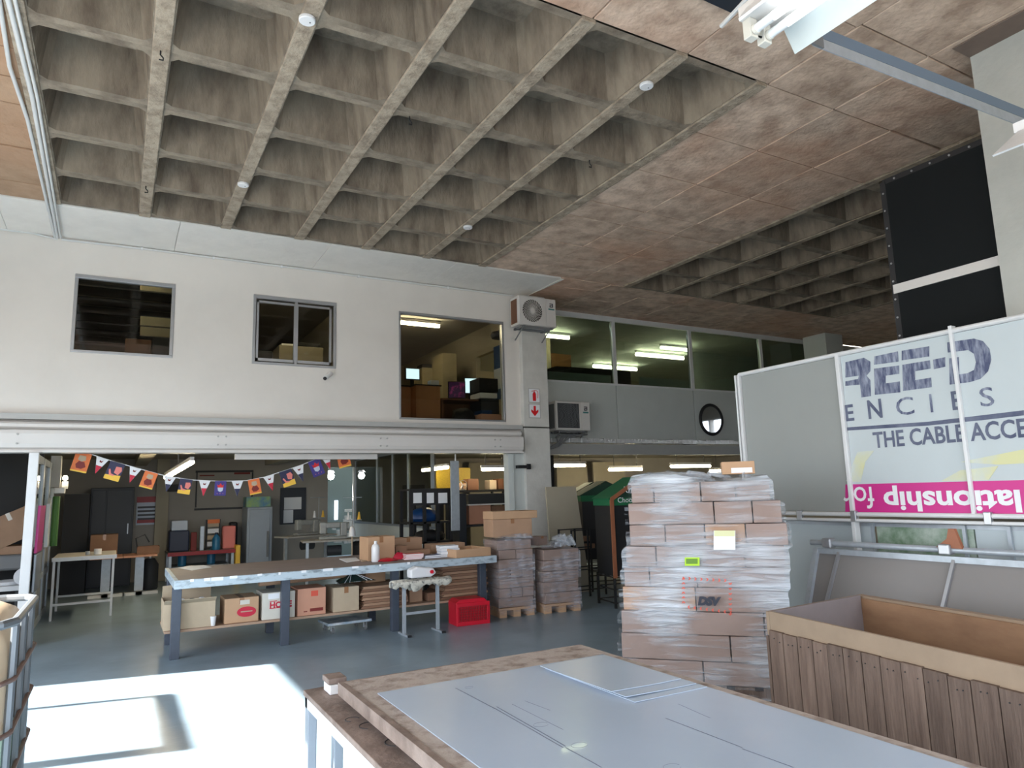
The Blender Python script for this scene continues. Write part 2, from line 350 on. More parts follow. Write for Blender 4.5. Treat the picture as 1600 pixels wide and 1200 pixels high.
# ---- waffle ceiling
struct_ceiling = struct('ceiling', MB().box(-3.3, 17, -3.2, 10.9, 5.46, 5.62), M['joint'])
CB = 5.46
MX, MY, X0, Y0 = .9, .8838, -.771, 3.699
def coffer_mesh():
    mb = MB(); w, h = MX, MY; i, c, dp, tp = .072, .05, .41, .055
    x0, x1, y0, y1 = i, w-i, i, h-i
    inn = [(x0+c, y0), (x1-c, y0), (x1, y0+c), (x1, y1-c), (x1-c, y1), (x0+c, y1), (x0, y1-c), (x0, y0+c)]
    outp = [(x0+c, 0), (x1-c, 0), (w, y0+c), (w, y1-c), (x1-c, h), (x0+c, h), (0, y1-c), (0, y0+c)]
    cor = [(w, 0), (w, h), (0, h), (0, 0)]
    top = [(x0+tp+c, y0+tp), (x1-tp-c, y0+tp), (x1-tp, y0+tp+c), (x1-tp, y1-tp-c), (x1-tp-c, y1-tp), (x0+tp+c, y1-tp), (x0+tp, y1-tp-c), (x0+tp, y0+tp+c)]
    V = [(x, y, 0) for x, y in inn] + [(x, y, 0) for x, y in outp] + [(x, y, 0) for x, y in cor] + [(x, y, dp) for x, y in top]
    FS = [(0, 1, 9, 8), (2, 3, 11, 10), (4, 5, 13, 12), (6, 7, 15, 14), (1, 2, 10, 16, 9), (3, 4, 12, 17, 11), (5, 6, 14, 18, 13), (7, 0, 8, 19, 15)]
    FS += [(k, 20+k, 20+(k+1) % 8, (k+1) % 8) for k in range(8)] + [tuple(range(20, 28))]
    return mb.add(V, FS)
def child_copy(proto, loc, parent):
    c = proto.copy(); COL.objects.link(c); c.parent = parent; c.location = loc; return c
cl = struct_ceiling.location
def coffers(x0, nx, y0, ny):
    global cof, ribp
    for i in range(nx):
        for j in range(ny):
            p = Vector((x0+i*MX, y0+j*MY, HC))-cl
            if cof is None: cof = build('coffer', coffer_mesh(), M['concrete'], parent=struct_ceiling); cof.location = p
            else: child_copy(cof, p, struct_ceiling)
cof = None
coffers(X0, 6, Y0, 6)
coffers(7.36, 6, Y0-3*MY, 9)
ribm = MB().box(-.062, .062, 0, 6*MY, -.018, .03); rib0 = None
for k in range(7):
    p = Vector((X0+k*MX, Y0, HC))-cl
    if rib0 is None: rib0 = build('rib', ribm, M['rib'], parent=struct_ceiling, bevel=.008); rib0.location = p
    else: child_copy(rib0, p, struct_ceiling)
ribm2 = MB().box(-.05, .05, 0, 9*MY, -.012, .03); rib1 = None
for k in range(7):
    p = Vector((7.36+k*MX, Y0-3*MY, HC))-cl
    if rib1 is None: rib1 = build('rib', ribm2, M['rib'], parent=struct_ceiling, bevel=.008); rib1.location = p
    else: child_copy(rib1, p, struct_ceiling)
# flat board-marked bays: every panel its own piece with a recessed joint
pcache = {}
def panels(x0, x1, y0, y1, px, py, m, key, gap=.012, zj=.012):
    nx = max(1, round((x1-x0)/px)); ny = max(1, round((y1-y0)/py)); w = (x1-x0)/nx; h = (y1-y0)/ny
    for i in range(nx):
        for j in range(ny):
            k = (key, round(w, 3), round(h, 3))
            z = HC + random.uniform(0, zj)
            p = Vector((x0+(i+.5)*w, y0+(j+.5)*h, z))-cl
            if k not in pcache:
                mb = MB().box(-w/2+gap/2, w/2-gap/2, -h/2+gap/2, h/2-gap/2, 0, .05)
                o = build('panel', mb, m, parent=struct_ceiling, bevel=.006); o.location = p; pcache[k] = o
            else: child_copy(pcache[k], p, struct_ceiling)
panels(-3.2, X0-.06, -1.5, 9.02, 2.4, .44, M['panelo'], 'o')
panels(X0-.06, 4.7, -3.0, Y0, .9, .884, M['panel'], 'f')
panels(4.7, 7.3, Y0, 6.35, .89, .884, M['panel'], 'g')
panels(4.7, 7.3, 6.35, 9.02, .89, .442, M['panel'], 'h')
panels(4.7, 7.3, .2, Y0, .89, .884, M['panel'], 'g')
panels(6.1, 12.8, 9.02, 10.8, .9, .445, M['panel'], 'i')
panels(12.82, 17, 3.7, 10.8, 1.4, .884, M['panel'], 'k')
panels(-3.2, 6.1, 9.06, 10.2, 1.86, 1.14, M['panelw'], 'w', gap=.004, zj=.004)
# slab body above the panels and around the coffers so that no light leaks
sb = MB()
for a in [(-3.3, X0-.03, -3.2, 9.02), (-3.3, 17, 9.003, 10.9), (X0-.03, 7.36, -3.2, Y0), (4.63, 7.36, Y0, 9.02), (7.36, 17, -3.2, Y0-3*MY), (12.76, 17, Y0-3*MY, 9.02)]:
    sb.box(a[0], a[1], a[2], a[3], 5.02, 5.47)
build('slab', sb, M['joint'], parent=struct_ceiling, world=True)
# triangle of white wash running past the column
build('panel', MB().prism([(6.1, 9.08), (6.16, 9.08), (6.1, 10.2)], HC-.004, HC+.02, axis='Z'), M['panelw'], parent=struct_ceiling, world=True)

pq = [at(x, y, Z=HC-.004) for x, y in ((1488, 76), (1515, 90), (1640, 28), (1640, -5), (1560, 36))]
build('dark_patch', MB().prism([(p.x, p.y) for p in pq], HC-.008, HC-.001, axis='Z'), mat('dark_ceiling_patch', (120, 104, 94), .9, noise=.15), parent=struct_ceiling, world=True)  # flat patch, darker than the ceiling around it
# ---- walls with holes
def wall(axis, pos, th, a0, a1, z0, z1, holes=()):
    mb = MB(); A = sorted({a0, a1, *[h[0] for h in holes], *[h[1] for h in holes]}); Z = sorted({z0, z1, *[h[2] for h in holes], *[h[3] for h in holes]})
    for i in range(len(A)-1):
        for j in range(len(Z)-1):
            ca, cz = (A[i]+A[i+1])/2, (Z[j]+Z[j+1])/2
            if any(h[0] < ca < h[1] and h[2] < cz < h[3] for h in holes): continue
            if axis == 'Y': mb.box(A[i], A[i+1], pos, pos+th, Z[j], Z[j+1])
            else: mb.box(pos, pos+th, A[i], A[i+1], Z[j], Z[j+1])
    return mb
W1 = (-.60, .56, 3.50, 4.52); W2 = (1.57, 2.76, 3.49, 4.50); W3 = (3.75, 5.63, 2.76, 4.48)
struct('wall_back', wall('Y', YW, .14, -3.3, 5.95, 2.62, 5.02, [W1, W2, W3]), M['wall'])
# left wall: wide daylight opening; front wall behind the photographer: wide opening
struct('wall_left', wall('X', -3.3, .2, -3.2, 21, 0, 5.5, [(-2.8, 8.46, -.1, 3.5)]), M['wall'])
struct('wall_front', wall('Y', -3.2, .2, -3.3, 17, 0, 5.5, [(-2.9, 5.5, -.1, 3.2)]), M['wall'])
struct('wall_right', MB().box(5.86, 6.3, -3.0, 2.66, 0, 5.0), mat('right_wall_paint', (182, 184, 179), .7, noise=.12, nscale=3, bump=.25, bscale=14))
struct('wall_far_right', wall('X', 16.8, .2, -3.2, 21, 0, 5.5, [(4.1, 4.8, 1.6, 3.72), (4.88, 5.7, 1.6, 3.72)]), M['roomd'])
struct('wall_rear', MB().box(-3.1, 16.8, 20.8, 21, 0, 5.5), M['room'])
# gate mullion and rail across the daylight opening
struct('door_1', MB().box(-3.24, -3.18, 6.1, 6.24, 0, 2.68).box(-3.24, -3.18, 6.1, 7.6, 2.66, 2.76).box(-3.24, -3.2, 7.6, 7.66, 0, 2.76), M['steelg'])

# ---- column and the beam over the workshop opening
cb = MB().box(5.93, 6.43, 10.1, 10.6, 2.68, HC).box(5.93, 6.43, 10.1, 10.6, 0, 2.66)
struct('column', cb, M['column'], bevel=.01)
struct('trim_1', MB().box(-3.1, 5.9, 10.1, YW, 2.63, 2.70), M['trimg'])
cv = MB(); prof = [(10.2, 2.61), (10.12, 2.61), (10.07, 2.595), (10.045, 2.57), (10.05, 2.535), (10.08, 2.51), (10.2, 2.51)]
cv.prism([(y, z) for y, z in prof], -3.1, 5.84, axis='X'); struct('trim_2', cv, M['beamw'])
cv = MB(); prof = [(10.25, 2.505), (10.03, 2.505), (9.99, 2.49), (9.98, 2.45), (9.985, 2.33), (10.0, 2.285), (10.03, 2.265), (10.03, 2.25), (9.98, 2.25), (9.98, 2.225), (10.25, 2.225)]
cv.prism(prof, -3.1, 5.84, axis='X'); bm_ = struct('trim_3', cv, M['beamw'])
bl = MB()
for x in (-1.05, 1.14, 1.24, 3.38, 3.48, 5.3, 5.4):
    for z in (2.44, 2.33): bl.tube([(x, 9.99, z), (x, 9.965, z)], .012, 8)
build('bolt_head', bl, M['trimg'], parent=bm_, world=True)
struct('trim_4', MB().box(5.6, 5.93, 10.15, 10.26, 0, 2.24).box(5.6, 5.7, 10.1, 10.15, 0, 2.2), M['wallgrey'])   # jamb post
solo('door_latch', MB().box(5.74, 5.97, 10.02, 10.1, 1.98, 2.03).box(5.9, 5.97, 9.99, 10.02, 1.96, 2.05), M['black'], 'black latch bolted across the top of the jamb and column', 'latch', bevel=.004)
solo('hanging_cover_strip', MB().box(1.4, 3.43, 10.28, 10.34, 2.15, 2.24), M['beamw'], 'long white cover strip hanging just below the beam above the bunting', 'strip')

# ---- mezzanine floor, upper rooms
struct('floor_mezzanine', MB().box(-3.1, 6.2, 10.34, 16.8, 2.5, 2.68).box(6.43, 16.8, 10.85, 16.8, 2.5, 2.68), M['room'])
struct('ceiling_upper', MB().box(-3.1, 6.3, 10.9, 16.8, 4.9, 5.0), M['roomd']); struct('ceiling_mezzanine', MB().box(6.3, 16.8, 10.9, 16.8, 4.9, 5.0), M['wallgrey'])
struct('ceiling_upper_edge', MB().box(-3.1, 5.93, YW+.14, 10.9, 4.9, 5.0), M['roomd'])
struct('wall_upper_rear', MB().box(-3.1, 16.8, 16.8, 16.95, 2.5, 5.0), M['room'])
struct('wall_partition_1', MB().box(1.2, 1.3, 10.34, 16.8, 2.68, 4.9), M['roomd'])
struct('wall_partition_2', MB().box(3.25, 3.35, 10.34, 16.8, 2.68, 4.9), M['room'])
struct('wall_partition_3', wall('X', 6.3, .1, 10.6, 16.8, 2.68, 4.9, [(11.4, 12.6, 3.6, 4.35)]), M['room'])
jl = MB()
for k in range(9): jl.box(-3.09, 1.19, 10.9+k*.62, 11.0+k*.62, 4.78, 4.899)
build('joist', jl, M['dark'], kind='stuff'); bpy.data.objects['joist']['label'] = 'dark roof joists seen through the left upper window'; bpy.data.objects['joist']['category'] = 'joists'
def window(n, W, mull, fr=.05, m='alu', gl='glass', y=YW):
    x0, x1, z0, z1 = W; mb = MB()
    mb.box(x0, x1, y-.012, y+.06, z1-fr, z1).box(x0, x1, y-.012, y+.06, z0, z0+fr*.7).box(x0, x0+fr*.8, y-.012, y+.06, z0+fr*.7, z1-fr).box(x1-fr*.8, x1, y-.012, y+.06, z0+fr*.7, z1-fr)
    o = struct('window_%d' % n, mb, M[m], bevel=.005)
    xs = [x0+fr*.8] + list(mull) + [x1-fr*.8]
    for i, a in enumerate(xs[:-1]):
        if i: build('mullion', MB().box(a-.02, a+.02, y-.004, y+.05, z0+fr*.7, z1-fr), M[m], parent=o, world=True)
        build('pane', MB().box(a, xs[i+1], y+.03, y+.036, z0+fr*.7, z1-fr), M[gl], parent=o, world=True)
    return o
window(1, W1, []); w2 = window(2, W2, [2.17]); window(3, W3, [], fr=.04)
sf = MB(); x0, x1, z0, z1 = W2
for a, b in ((x0+.05, 2.17), (2.17, x1-.07)):
    sf.box(a, b, YW, YW+.028, z1-.11, z1-.08).box(a, b, YW, YW+.028, z0+.05, z0+.09).box(a, a+.03, YW, YW+.028, z0+.05, z1-.08).box(b-.03, b, YW, YW+.028, z0+.05, z1-.08)
build('sash', sf, M['alu'], parent=w2, world=True)

# ---- mezzanine glazed front on the right
YG = 10.78
lowp = struct('wall_mezzanine', MB().box(6.45, 14.4, YG+.03, YG+.09, 2.5, 3.62), M['wallgrey'])
xs = [6.45, 8.44, 10.47, 12.62, 14.4]
for a, b in zip(xs[:-1], xs[1:]):
    build('panel', MB().box(a+.012, b-.012, YG, YG+.03, 2.53, 3.60), M['wallgrey'], parent=lowp, world=True, bevel=.004)
g = struct('window_4', MB().box(6.43, 14.4, YG-.02, YG+.06, 4.88, 4.98).box(6.43, 14.4, YG-.01, YG+.04, 3.60, 3.635), M['steelw'])
for x in xs[1:-1]: build('mullion', MB().box(x-.035, x+.035, YG-.02, YG+.06, 3.62, 4.88), M['steelw'], parent=g, world=True)
for a, b in zip(xs[:-1], xs[1:]): build('pane', MB().box(a+.035, b-.035, YG+.02, YG+.028, 3.635, 4.88), M['glassg'], parent=g, world=True)
struct('column_small', MB().box(13.9, 14.5, 10.02, 10.62, 3.6, HC-.001), M['wallgrey'])
struct('beam_mezzanine', MB().box(6.43, 14.4, YG-.14, YG+.06, 2.24, 2.44), M['trimg'])
fo = MB(); rnd = random.Random(3)
n = 60
for k in range(n):
    a = 6.5+k*(14.3-6.5)/n; b = 6.5+(k+1)*(14.3-6.5)/n; y = YG-.22+rnd.uniform(-.015, .015)
    fo.box(a, b, y, YG-.02, 2.455+rnd.uniform(-.004, .004), 2.53+rnd.uniform(-.01, .01))
solo('foil_duct', fo, M['foil'], 'crinkled silver foil covered duct running under the mezzanine panels', 'duct')
mir = thing('round_mirror', 'round mirror in a thick black frame on the grey mezzanine wall', 'mirror', (10.92, YG-.01, 2.99))
pts = [(.31*math.cos(2*PI*k/32), 0, .31*math.sin(2*PI*k/32)) for k in range(32)]
build('frame', MB().tube(pts, .035, 10, closed=True), M['black'], parent=mir, smooth=True)
build('glass', MB().tube([(0, .012, 0), (0, -.012, 0)], .3, 40), M['mirror'], parent=mir)

# ---- lower workshop rooms
struct('wall_workshop_rear', wall('Y', 16.6, .18, -3.1, 16.8, 0, 2.5, [(4.33, 4.97, -.1, 2.3)]), M['roomd'])
struct('trim_5', MB().box(.72, .96, 16.44, 16.6, 0, 2.5), M['room'])
struct('wall_partition_4', MB().box(4.97, 5.05, 11.9, 16.6, 0, .98), M['wallgrey'])
gp = struct('window_5', MB().box(4.96, 5.06, 11.9, 16.6, .98, 1.02).box(4.97, 5.05, 11.9, 16.6, 2.44, 2.5), M['steelg'])
ys = [11.9, 13.1, 14.0, 15.0, 16.6]
for y in ys: build('mullion', MB().box(4.98, 5.04, y-.02, y+.02, 1.02, 2.44), M['galv'], parent=gp, world=True)
for a, b in zip(ys[:-1], ys[1:]): build('pane', MB().box(5.0, 5.008, a+.02, b-.02, 1.02, 2.44), M['glassd'], parent=gp, world=True)
for x in (.3, 2.9): struct('beam_soffit', MB().box(x, x+.22, 10.4, 16.6, 2.36, 2.5), M['room'])
bpk = MB()
for x, w in ((6.6, .9), (7.7, 1.1), (9.0, 1.0), (10.3, 1.0), (11.5, 1.1)): bpk.box(x, x+w, 15.9, 15.95, .2, 2.35)
struct('wall_storeroom_lining', bpk, M['room'])

# ================================================================== THINGS
# ---- big cutting table in the foreground
tb = thing('cutting_table', 'large foreground table of weathered chipboard under white plastic sheets', 'table', (1.65, 1.9, 0))
build('tabletop', MB().box(.97, 2.33, .35, 3.42, .70, .738), M['osb'], parent=tb, world=True, bevel=.004)
build('edge_strip', MB().box(.945, .97, .35, 3.40, .69, .745).box(.97, 1.6, 3.42, 3.44, .69, .735), M['brownboard'], parent=tb, world=True)
for x in (1.2, 2.2):
    for y in (.5, 2.1, 3.2): build('leg', MB().box(x-.035, x+.035, y-.035, y+.035, 0, .70), M['steelg'], parent=tb, world=True)
build('frame', MB().box(1.2, 2.2, .48, .52, .62, .70).box(1.2, 2.2, 3.18, 3.22, .62, .70).box(1.18, 1.22, .5, 3.2, .62, .70).box(2.18, 2.22, .5, 3.2, .62, .70), M['steelg'], parent=tb, world=True)
sh = solo('plastic_sheet', MB().box(1.045, 2.27, .45, 3.13, .739, .743), M['sheet'], 'big white plastic sheet with pen marks covering the cutting table', 'sheet', 'white sheets on the cutting table')
pen = MB()
def line3(a, b, r=.0014): pen.quad((a[0], a[1]-r, .7432), (b[0], b[1]-r, .7432), (b[0]+r, b[1]+r, .7432), (a[0]+r, a[1]+r, .7432), .0003)
def penpx(x0, y0, x1, y1, w=.0015):
    a = at(x0, y0, Z=.7436); b = at(x1, y1, Z=.7436); n = (b-a).cross(Vector((0, 0, 1))).normalized()*w
    pen.quad(a-n, b-n, b+n, a+n, .0003)
penpx(712, 1075, 775, 1108); penpx(772, 1106, 880, 1168); penpx(776, 1104, 884, 1166); penpx(884, 1168, 940, 1199); penpx(800, 1100, 880, 1140, .0008); penpx(1040, 1122, 1160, 1168); penpx(1160, 1170, 1240, 1199)
penpx(820, 1095, 860, 1110, .0008); penpx(1060, 1100, 1110, 1122, .0008)
for x, y, r in ((845, 1132, .03), (905, 1164, .03), (733, 1074, .02), (1050, 1198, .03)):
    c = at(x, y, Z=.7436)
    P = [(c.x+r*math.cos(t*.4), c.y+r*.8*math.sin(t*.4)) for t in range(15)]
    for p, q in zip(P[:-1], P[1:]): pen.quad((p[0], p[1], .7436), (q[0], q[1], .7436), (q[0]*.97+c.x*.03, q[1]*.97+c.y*.03, .7436), (p[0]*.97+c.x*.03, p[1]*.97+c.y*.03, .7436), .0003)
build('pen_marks', pen, mat('pen_line', (96, 104, 124), .6), parent=sh, world=True, kind='stuff')
k0 = at(955, 1084, Z=.75); k1 = at(955, 1023, Z=.75)
CRN = [at(992, 1098, Z=.745), at(978, 1092, Z=.748), at(955, 1084, Z=.752)]
for i, lab in enumerate(('lowest of three offset white sheets on the cutting table', 'middle of three offset white sheets on the cutting table', 'topmost of three offset white sheets, its corner lifted, on the cutting table')):
    x = CRN[i].x; y = CRN[i].y; z = .7435+.0046*i
    mb = MB(); nx, ny = 6, 8; w = 2.262-.012*i-x; h = 3.05+.01*i-y; vs = []
    for zz in (0, .003):
        for a in range(nx+1):
            for b in range(ny+1):
                u, v = a/nx, b/ny; lift = .006*max(0, 1-u*1.6)*max(0, 1-v*1.3)*(1 if i else .3)
                vs.append((x+.012*(2-i)*(1-u)*0+u*w, y+v*h, z+zz+lift))
    n1 = (nx+1)*(ny+1); fs = []
    for a in range(nx):
        for b in range(ny):
            q = a*(ny+1)+b; fs.append((n1+q, n1+q+ny+1, n1+q+ny+2, n1+q+1)); fs.append((q, q+1, q+ny+2, q+ny+1))
    for a in range(nx): q = a*(ny+1); fs += [(q, q+ny+1, n1+q+ny+1, n1+q), (q+ny, n1+q+ny, n1+q+2*ny+1, q+2*ny+1)]
    for b in range(ny): q = b; r = nx*(ny+1)+b; fs += [(q, n1+q, n1+q+1, q+1), (r, r+1, n1+r+1, n1+r)]
    mb.add(vs, fs); solo('plastic_sheet', mb, M['sheet2'], lab, 'sheet', 'white sheets on the cutting table')

# ---- low side bench left of the table
lb = thing('side_bench', 'low steel framed bench with worn brown board beside the cutting table', 'bench', (1.0, 3.1, 0))
build('board', MB().prism([(.86, 3.72), (.86, 2.44), (1.06, 2.42), (1.17, 2.45), (1.15, 3.74)], .63, .655, axis='Z'), M['brownboard'], parent=lb, world=True, bevel=.003)
rings = MB()
for x, y, r in ((1.0, 2.75, .05), (.97, 3.0, .045), (1.04, 3.05, .03), (.93, 3.12, .03)):
    rings.tube([(x+r*math.cos(t*.35), y+r*math.sin(t*.35), .6555) for t in range(13)], .002, 4)
build('glue_rings', rings, M['dark'], parent=lb, world=True, kind='stuff')
build('rail', MB().box(.865, .895, 2.5, 3.7, .58, .63).box(.865, 1.1, 3.66, 3.70, .58, .63).box(.865, 1.1, 2.5, 2.54, .58, .63), M['steelw'], parent=lb, world=True)
for x, y in ((.87, 3.66), (.99, 3.62), (.87, 2.56), (1.05, 2.56)):
    build('leg', MB().box(x, x+.045, y, y+.06, 0, .58), M['steelg'], parent=lb, world=True, bevel=.004)
build('brace', MB().box(.99, 1.9, 3.63, 3.66, .2, .25).box(.87, .9, 2.6, 3.66, .2, .24), M['steelg'], parent=lb, world=True)
solo('wood_offcut', MB().box(.945, 1.035, 3.54, 3.66, .656, .70), M['plastw'], 'small white block under a brown offcut at the side bench end', 'block', bevel=.004)
solo('wood_offcut', MB().box(.94, 1.03, 3.55, 3.67, .7005, .728), M['brownboard'], 'small brown offcut lying on a white block at the side bench end', 'block', bevel=.004)

# ---- timber crate on the right
CA = Vector((3.44, 3.04, 0)); ca = Vector((-.165, -.986, 0)).normalized(); cbv = Vector((.993, .06, 0)).normalized()
CL, CW, CH = 2.7, .95, .85
def cr(u, v, z): p = CA+ca*u+cbv*v; return (p.x, p.y, z)
def crbox(mb, u0, u1, v0, v1, z0, z1, mi=0):
    vs = [cr(u, v, z) for z in (z0, z1) for v in (v0, v1) for u in (u0, u1)]
    return mb.add(vs, [(0, 1, 3, 2), (4, 6, 7, 5), (0, 4, 5, 1), (2, 3, 7, 6), (0, 2, 6, 4), (1, 5, 7, 3)], mi)
ct = thing('timber_crate', 'long open timber crate with vertical planks and plywood lining', 'crate', CA)
o = build('lining', crbox(MB(), 0, CL, 0, .02, .06, CH), M['plyedge'], parent=ct, world=True, bevel=.002)
build('lining', crbox(MB(), .02, CL, CW-.02, CW, .06, CH-.02), M['ply'], parent=ct, world=True, bevel=.002)
build('lining', crbox(MB(), 0, .02, .02, CW-.02, .06, CH), M['plyface'], parent=ct, world=True, bevel=.002)
build('lining', crbox(MB(), CL-.02, CL, .02, CW-.02, .06, CH-.01), M['plyface'], parent=ct, world=True, bevel=.002)
build('base', crbox(MB(), 0, CL, 0, CW, .0, .06), M['wood'], parent=ct, world=True)
build('rim', crbox(crbox(MB(), 0, CL, CW+.001, CW+.06, CH-.12, CH-.005), -.03, -.001, .0, CW+.06, CH-.14, CH-.004), M['plyedge'], parent=ct, world=True, bevel=.004)
build('rim_chipboard', crbox(MB(), .05, CL, CW+.061, CW+.10, .1, CH-.02), M['osb'], parent=ct, world=True, bevel=.004)
rn = random.Random(5); u = .008
nails = MB()
while u < CL-.05:
    w = rn.uniform(.1, .122); top = CH-.095-rn.uniform(0, .012)
    build('plank', crbox(MB(), u, min(u+w, CL), -.022-rn.uniform(0, .004), -.001, .0, top), M['wood'], parent=ct, world=True, bevel=.002)
    for kk in range(2):
        a = u+w*(.3+.4*kk)+rn.uniform(-.012, .012); zz = top-.045+rn.uniform(-.01, .01); p = Vector(cr(a, -.0265, zz)); nails.tube([p, p-cbv*.003], .0035, 6)
    u += w+.004
build('nails', nails, M['black'], parent=ct, world=True, kind='stuff')
for kk in range(8):
    build('plank', crbox(MB(), -.055, -.031, .01+kk*.118, .122+kk*.118, 0, CH-.15), M['wood'], parent=ct, world=True, bevel=.002)

# ---- the stretch-wrapped pallet
PL = Vector((3.50, 4.56, 0)); pd = Vector((.68, -.733, 0)).normalized(); pn = Vector((.733, .68, 0)).normalized()
PW, PD = 1.2, .55
def ps(u, v, z): p = PL+pd*u+pn*v; return (p.x, p.y, z)
def psbox(mb, u0, u1, v0, v1, z0, z1, mi=0):
    vs = [ps(u, v, z) for z in (z0, z1) for v in (v0, v1) for u in (u0, u1)]
    return mb.add(vs, [(0, 1, 3, 2), (4, 6, 7, 5), (0, 4, 5, 1), (2, 3, 7, 6), (0, 2, 6, 4), (1, 5, 7, 3)], mi)
def on_plane(x, y, P, n):
    d = ray(x, y); t = (P-CAMPOS).dot(n)/d.dot(n); return CAMPOS+d*t
pt = thing('wrapped_pallet', 'tall pallet of cartons in glossy stretch film with dark letters', 'pallet', PL+pd*.6+pn*.4)
mb = MB()
for k in range(3): psbox(mb, .02, PW-.02, .02+k*.2, .12+k*.2, 0, .1)
for k in range(6): psbox(mb, .02+k*.2, .16+k*.2, .02, PD-.02, .1, .125)
build('pallet_base', mb, M['wood'], parent=pt, world=True)
rows = [(-.0, [.6, .6]), (-.01, [.82, .3, .1]), (.0, [.34, .72, .14]), (.02, [.56, .64]), (.04, [.2, .36, .64]), (.06, [.24, .66, .29]), (.1, [.28, .3, .3, .3]), (.1, [.66, .28, .21]), (.13, [.18, .18, .18, .26, .25])]
z = .127; hs = [.17, .19, .17, .18, .15, .16, .165, .17, .155]; rc = random.Random(11); edges = []
for (off, ws), h in zip(rows, hs):
    u = off
    edges.append((z, off, off+sum(ws)))
    for w in ws:
        v = rc.uniform(0, .012)
        c = rc.random()
        build('carton', psbox(MB(), u+.004, u+w-.004, v, PD-.02, z+.002, z+h-.003), M['cardm'] if c < .93 else M['card'], parent=pt, world=True, bevel=.006)
        u += w
    z += h
ztop = z
def wrap_shell(edges, ztop, P, du, dn, depth, seed, out=.02, step=.028, bulge=.05):
    rr = random.Random(seed); mb = MB(); rings = []; zz = .03
    while zz < ztop+.01:
        e = [q for q in edges if q[0] <= zz+.02] or [edges[0]]
        a, b = e[-1][1]-out, e[-1][2]+out
        rings.append((zz, a, b, out)); zz += step
    rings += [(ztop+.02, edges[-1][1]+.02, edges[-1][2]-.02, 0), (ztop+.035, edges[-1][1]+.12, edges[-1][2]-.1, -.06)]
    n = 0; vs = []
    for zi, (zz, a, b, o) in enumerate(rings):
        ring = []; v0, v1 = -o, depth+o
        for t in range(24): ring.append((a+(b-a)*t/24, v0))
        for t in range(14): ring.append((b, v0+(v1-v0)*t/14))
        for t in range(24): ring.append((b-(b-a)*t/24, v1))
        for t in range(14): ring.append((a, v1-(v1-v0)*t/14))
        n = len(ring); cx, cy = (a+b)/2, (v0+v1)/2
        for k, (u, v) in enumerate(ring):
            s = 1+rr.uniform(0, .012); uu = cx+(u-cx)*s; vv = cy+(v-cy)*s-(.008*math.sin(k*.9+zz*7) if v < .1 else 0)
            dz = rr.uniform(-.006, .006)+(.035*math.sin(u*5.3)+.02 if zi >= len(rings)-2 else 0)
            p = P+du*uu+dn*vv; vs.append((p.x, p.y, zz+dz))
    R_ = len(rings); fs = [(i*n+k, i*n+(k+1) % n, (i+1)*n+(k+1) % n, (i+1)*n+k) for i in range(R_-1) for k in range(n)]
    fs.append(tuple(range((R_-1)*n, R_*n))); mb.add(vs, fs); return mb
build('stretch_film', wrap_shell(edges, ztop, PL, pd, pn, PD, 4), M['wrap'], parent=pt, world=True, smooth=True)
lump = MB(); rr = random.Random(8)
for k in range(9):
    a = rr.uniform(.3, .9); v = rr.uniform(.1, .45)
    lump.tube([ps(a, v, ztop+.01), ps(a+.06, v+.03, ztop+.06+rr.random()*.02), ps(a+.16, v+rr.uniform(-.1, .1), ztop+.045), ps(a+.25, v, ztop+.005)], [.01, .03, .03, .01], 6)
build('film_folds', lump, M['wrap'], parent=pt, world=True, smooth=True)
PF = PL-pn*.036
def film_quad(x0, y0, x1, y1, m, name, off=.0, label=None):
    P = PF-pn*off
    q = [on_plane(x, y, P, pn) for x, y in ((x0, y1), (x1, y1), (x1, y0), (x0, y0))]
    return build(name, MB().quad(*q, th=.0015), m, parent=pt, world=True, label=label)
film_quad(1115, 829, 1149, 859, M['paper'], 'document_pouch', label='white delivery papers in a clear pouch')
film_quad(1116, 829, 1148, 838, mat('pale_yellow_header', (206, 206, 160), .5), 'document_header', .003)
film_quad(1070, 871, 1093, 884, M['lime'], 'lime_sticker', label='lime green sticker'); film_quad(1072, 873, 1090, 881, M['limed'], 'sticker_print', .003)
cm = MB()
def chevron(x, y, dx, dy):
    P = PF-pn*.003; s = 2.2
    a = on_plane(x-dx*s*.6-dy*s, y-dy*s*.6+dx*s, P, pn); b = on_plane(x+dx*s*.6, y+dy*s*.6, P, pn); c = on_plane(x-dx*s*.6+dy*s, y-dy*s*.6-dx*s, P, pn)
    for p, q in ((a, b), (b, c)):
        n = (q-p).cross(pn).normalized()*.0035; cm.quad(p-n, q-n, q+n, p+n, .001)
for k in range(8): chevron(1068+k*9.3, 903.5+k*.5, 1, 0)
for k in range(7): chevron(1141, 912+k*8, 0, 1)
for k in range(8): chevron(1142-k*9.4, 957-k*1.2, -1, 0)
for k in range(6): chevron(1068, 941-k*7.4, 0, -1)
build('chevron_border', cm, M['chev'], parent=pt, world=True, kind='stuff')
c = on_plane(1106, 940, PF-pn*.004, pn); e0 = on_plane(1087, 938, PF, pn); e1 = on_plane(1125, 941, PF, pn)
t = text_mb('DSV', .145, offset=.0115, shear=.25, th=.002, space=.96)
xs_ = [v[0] for v in t.v]; sc_ = (e1-e0).length/(max(xs_)-min(xs_))
xf(t, frameM(c, pd, (0, 0, 1)) @ Matrix.Diagonal((sc_, sc_*.95, 1, 1))); build('lettering', t, M['inkdark'], parent=pt, world=True, label='dark blue letters DSV')
cc = MB(); q = Vector(ps(.98, .3, ztop+.05)); MM = Matrix.Translation(q) @ Matrix.Rotation(-.75, 4, 'Z') @ Matrix.Rotation(-.06, 4, 'Y')
cx = thing('small_carton', 'small brown carton with white label on top of the wrapped pallet', 'box', q, -.75)
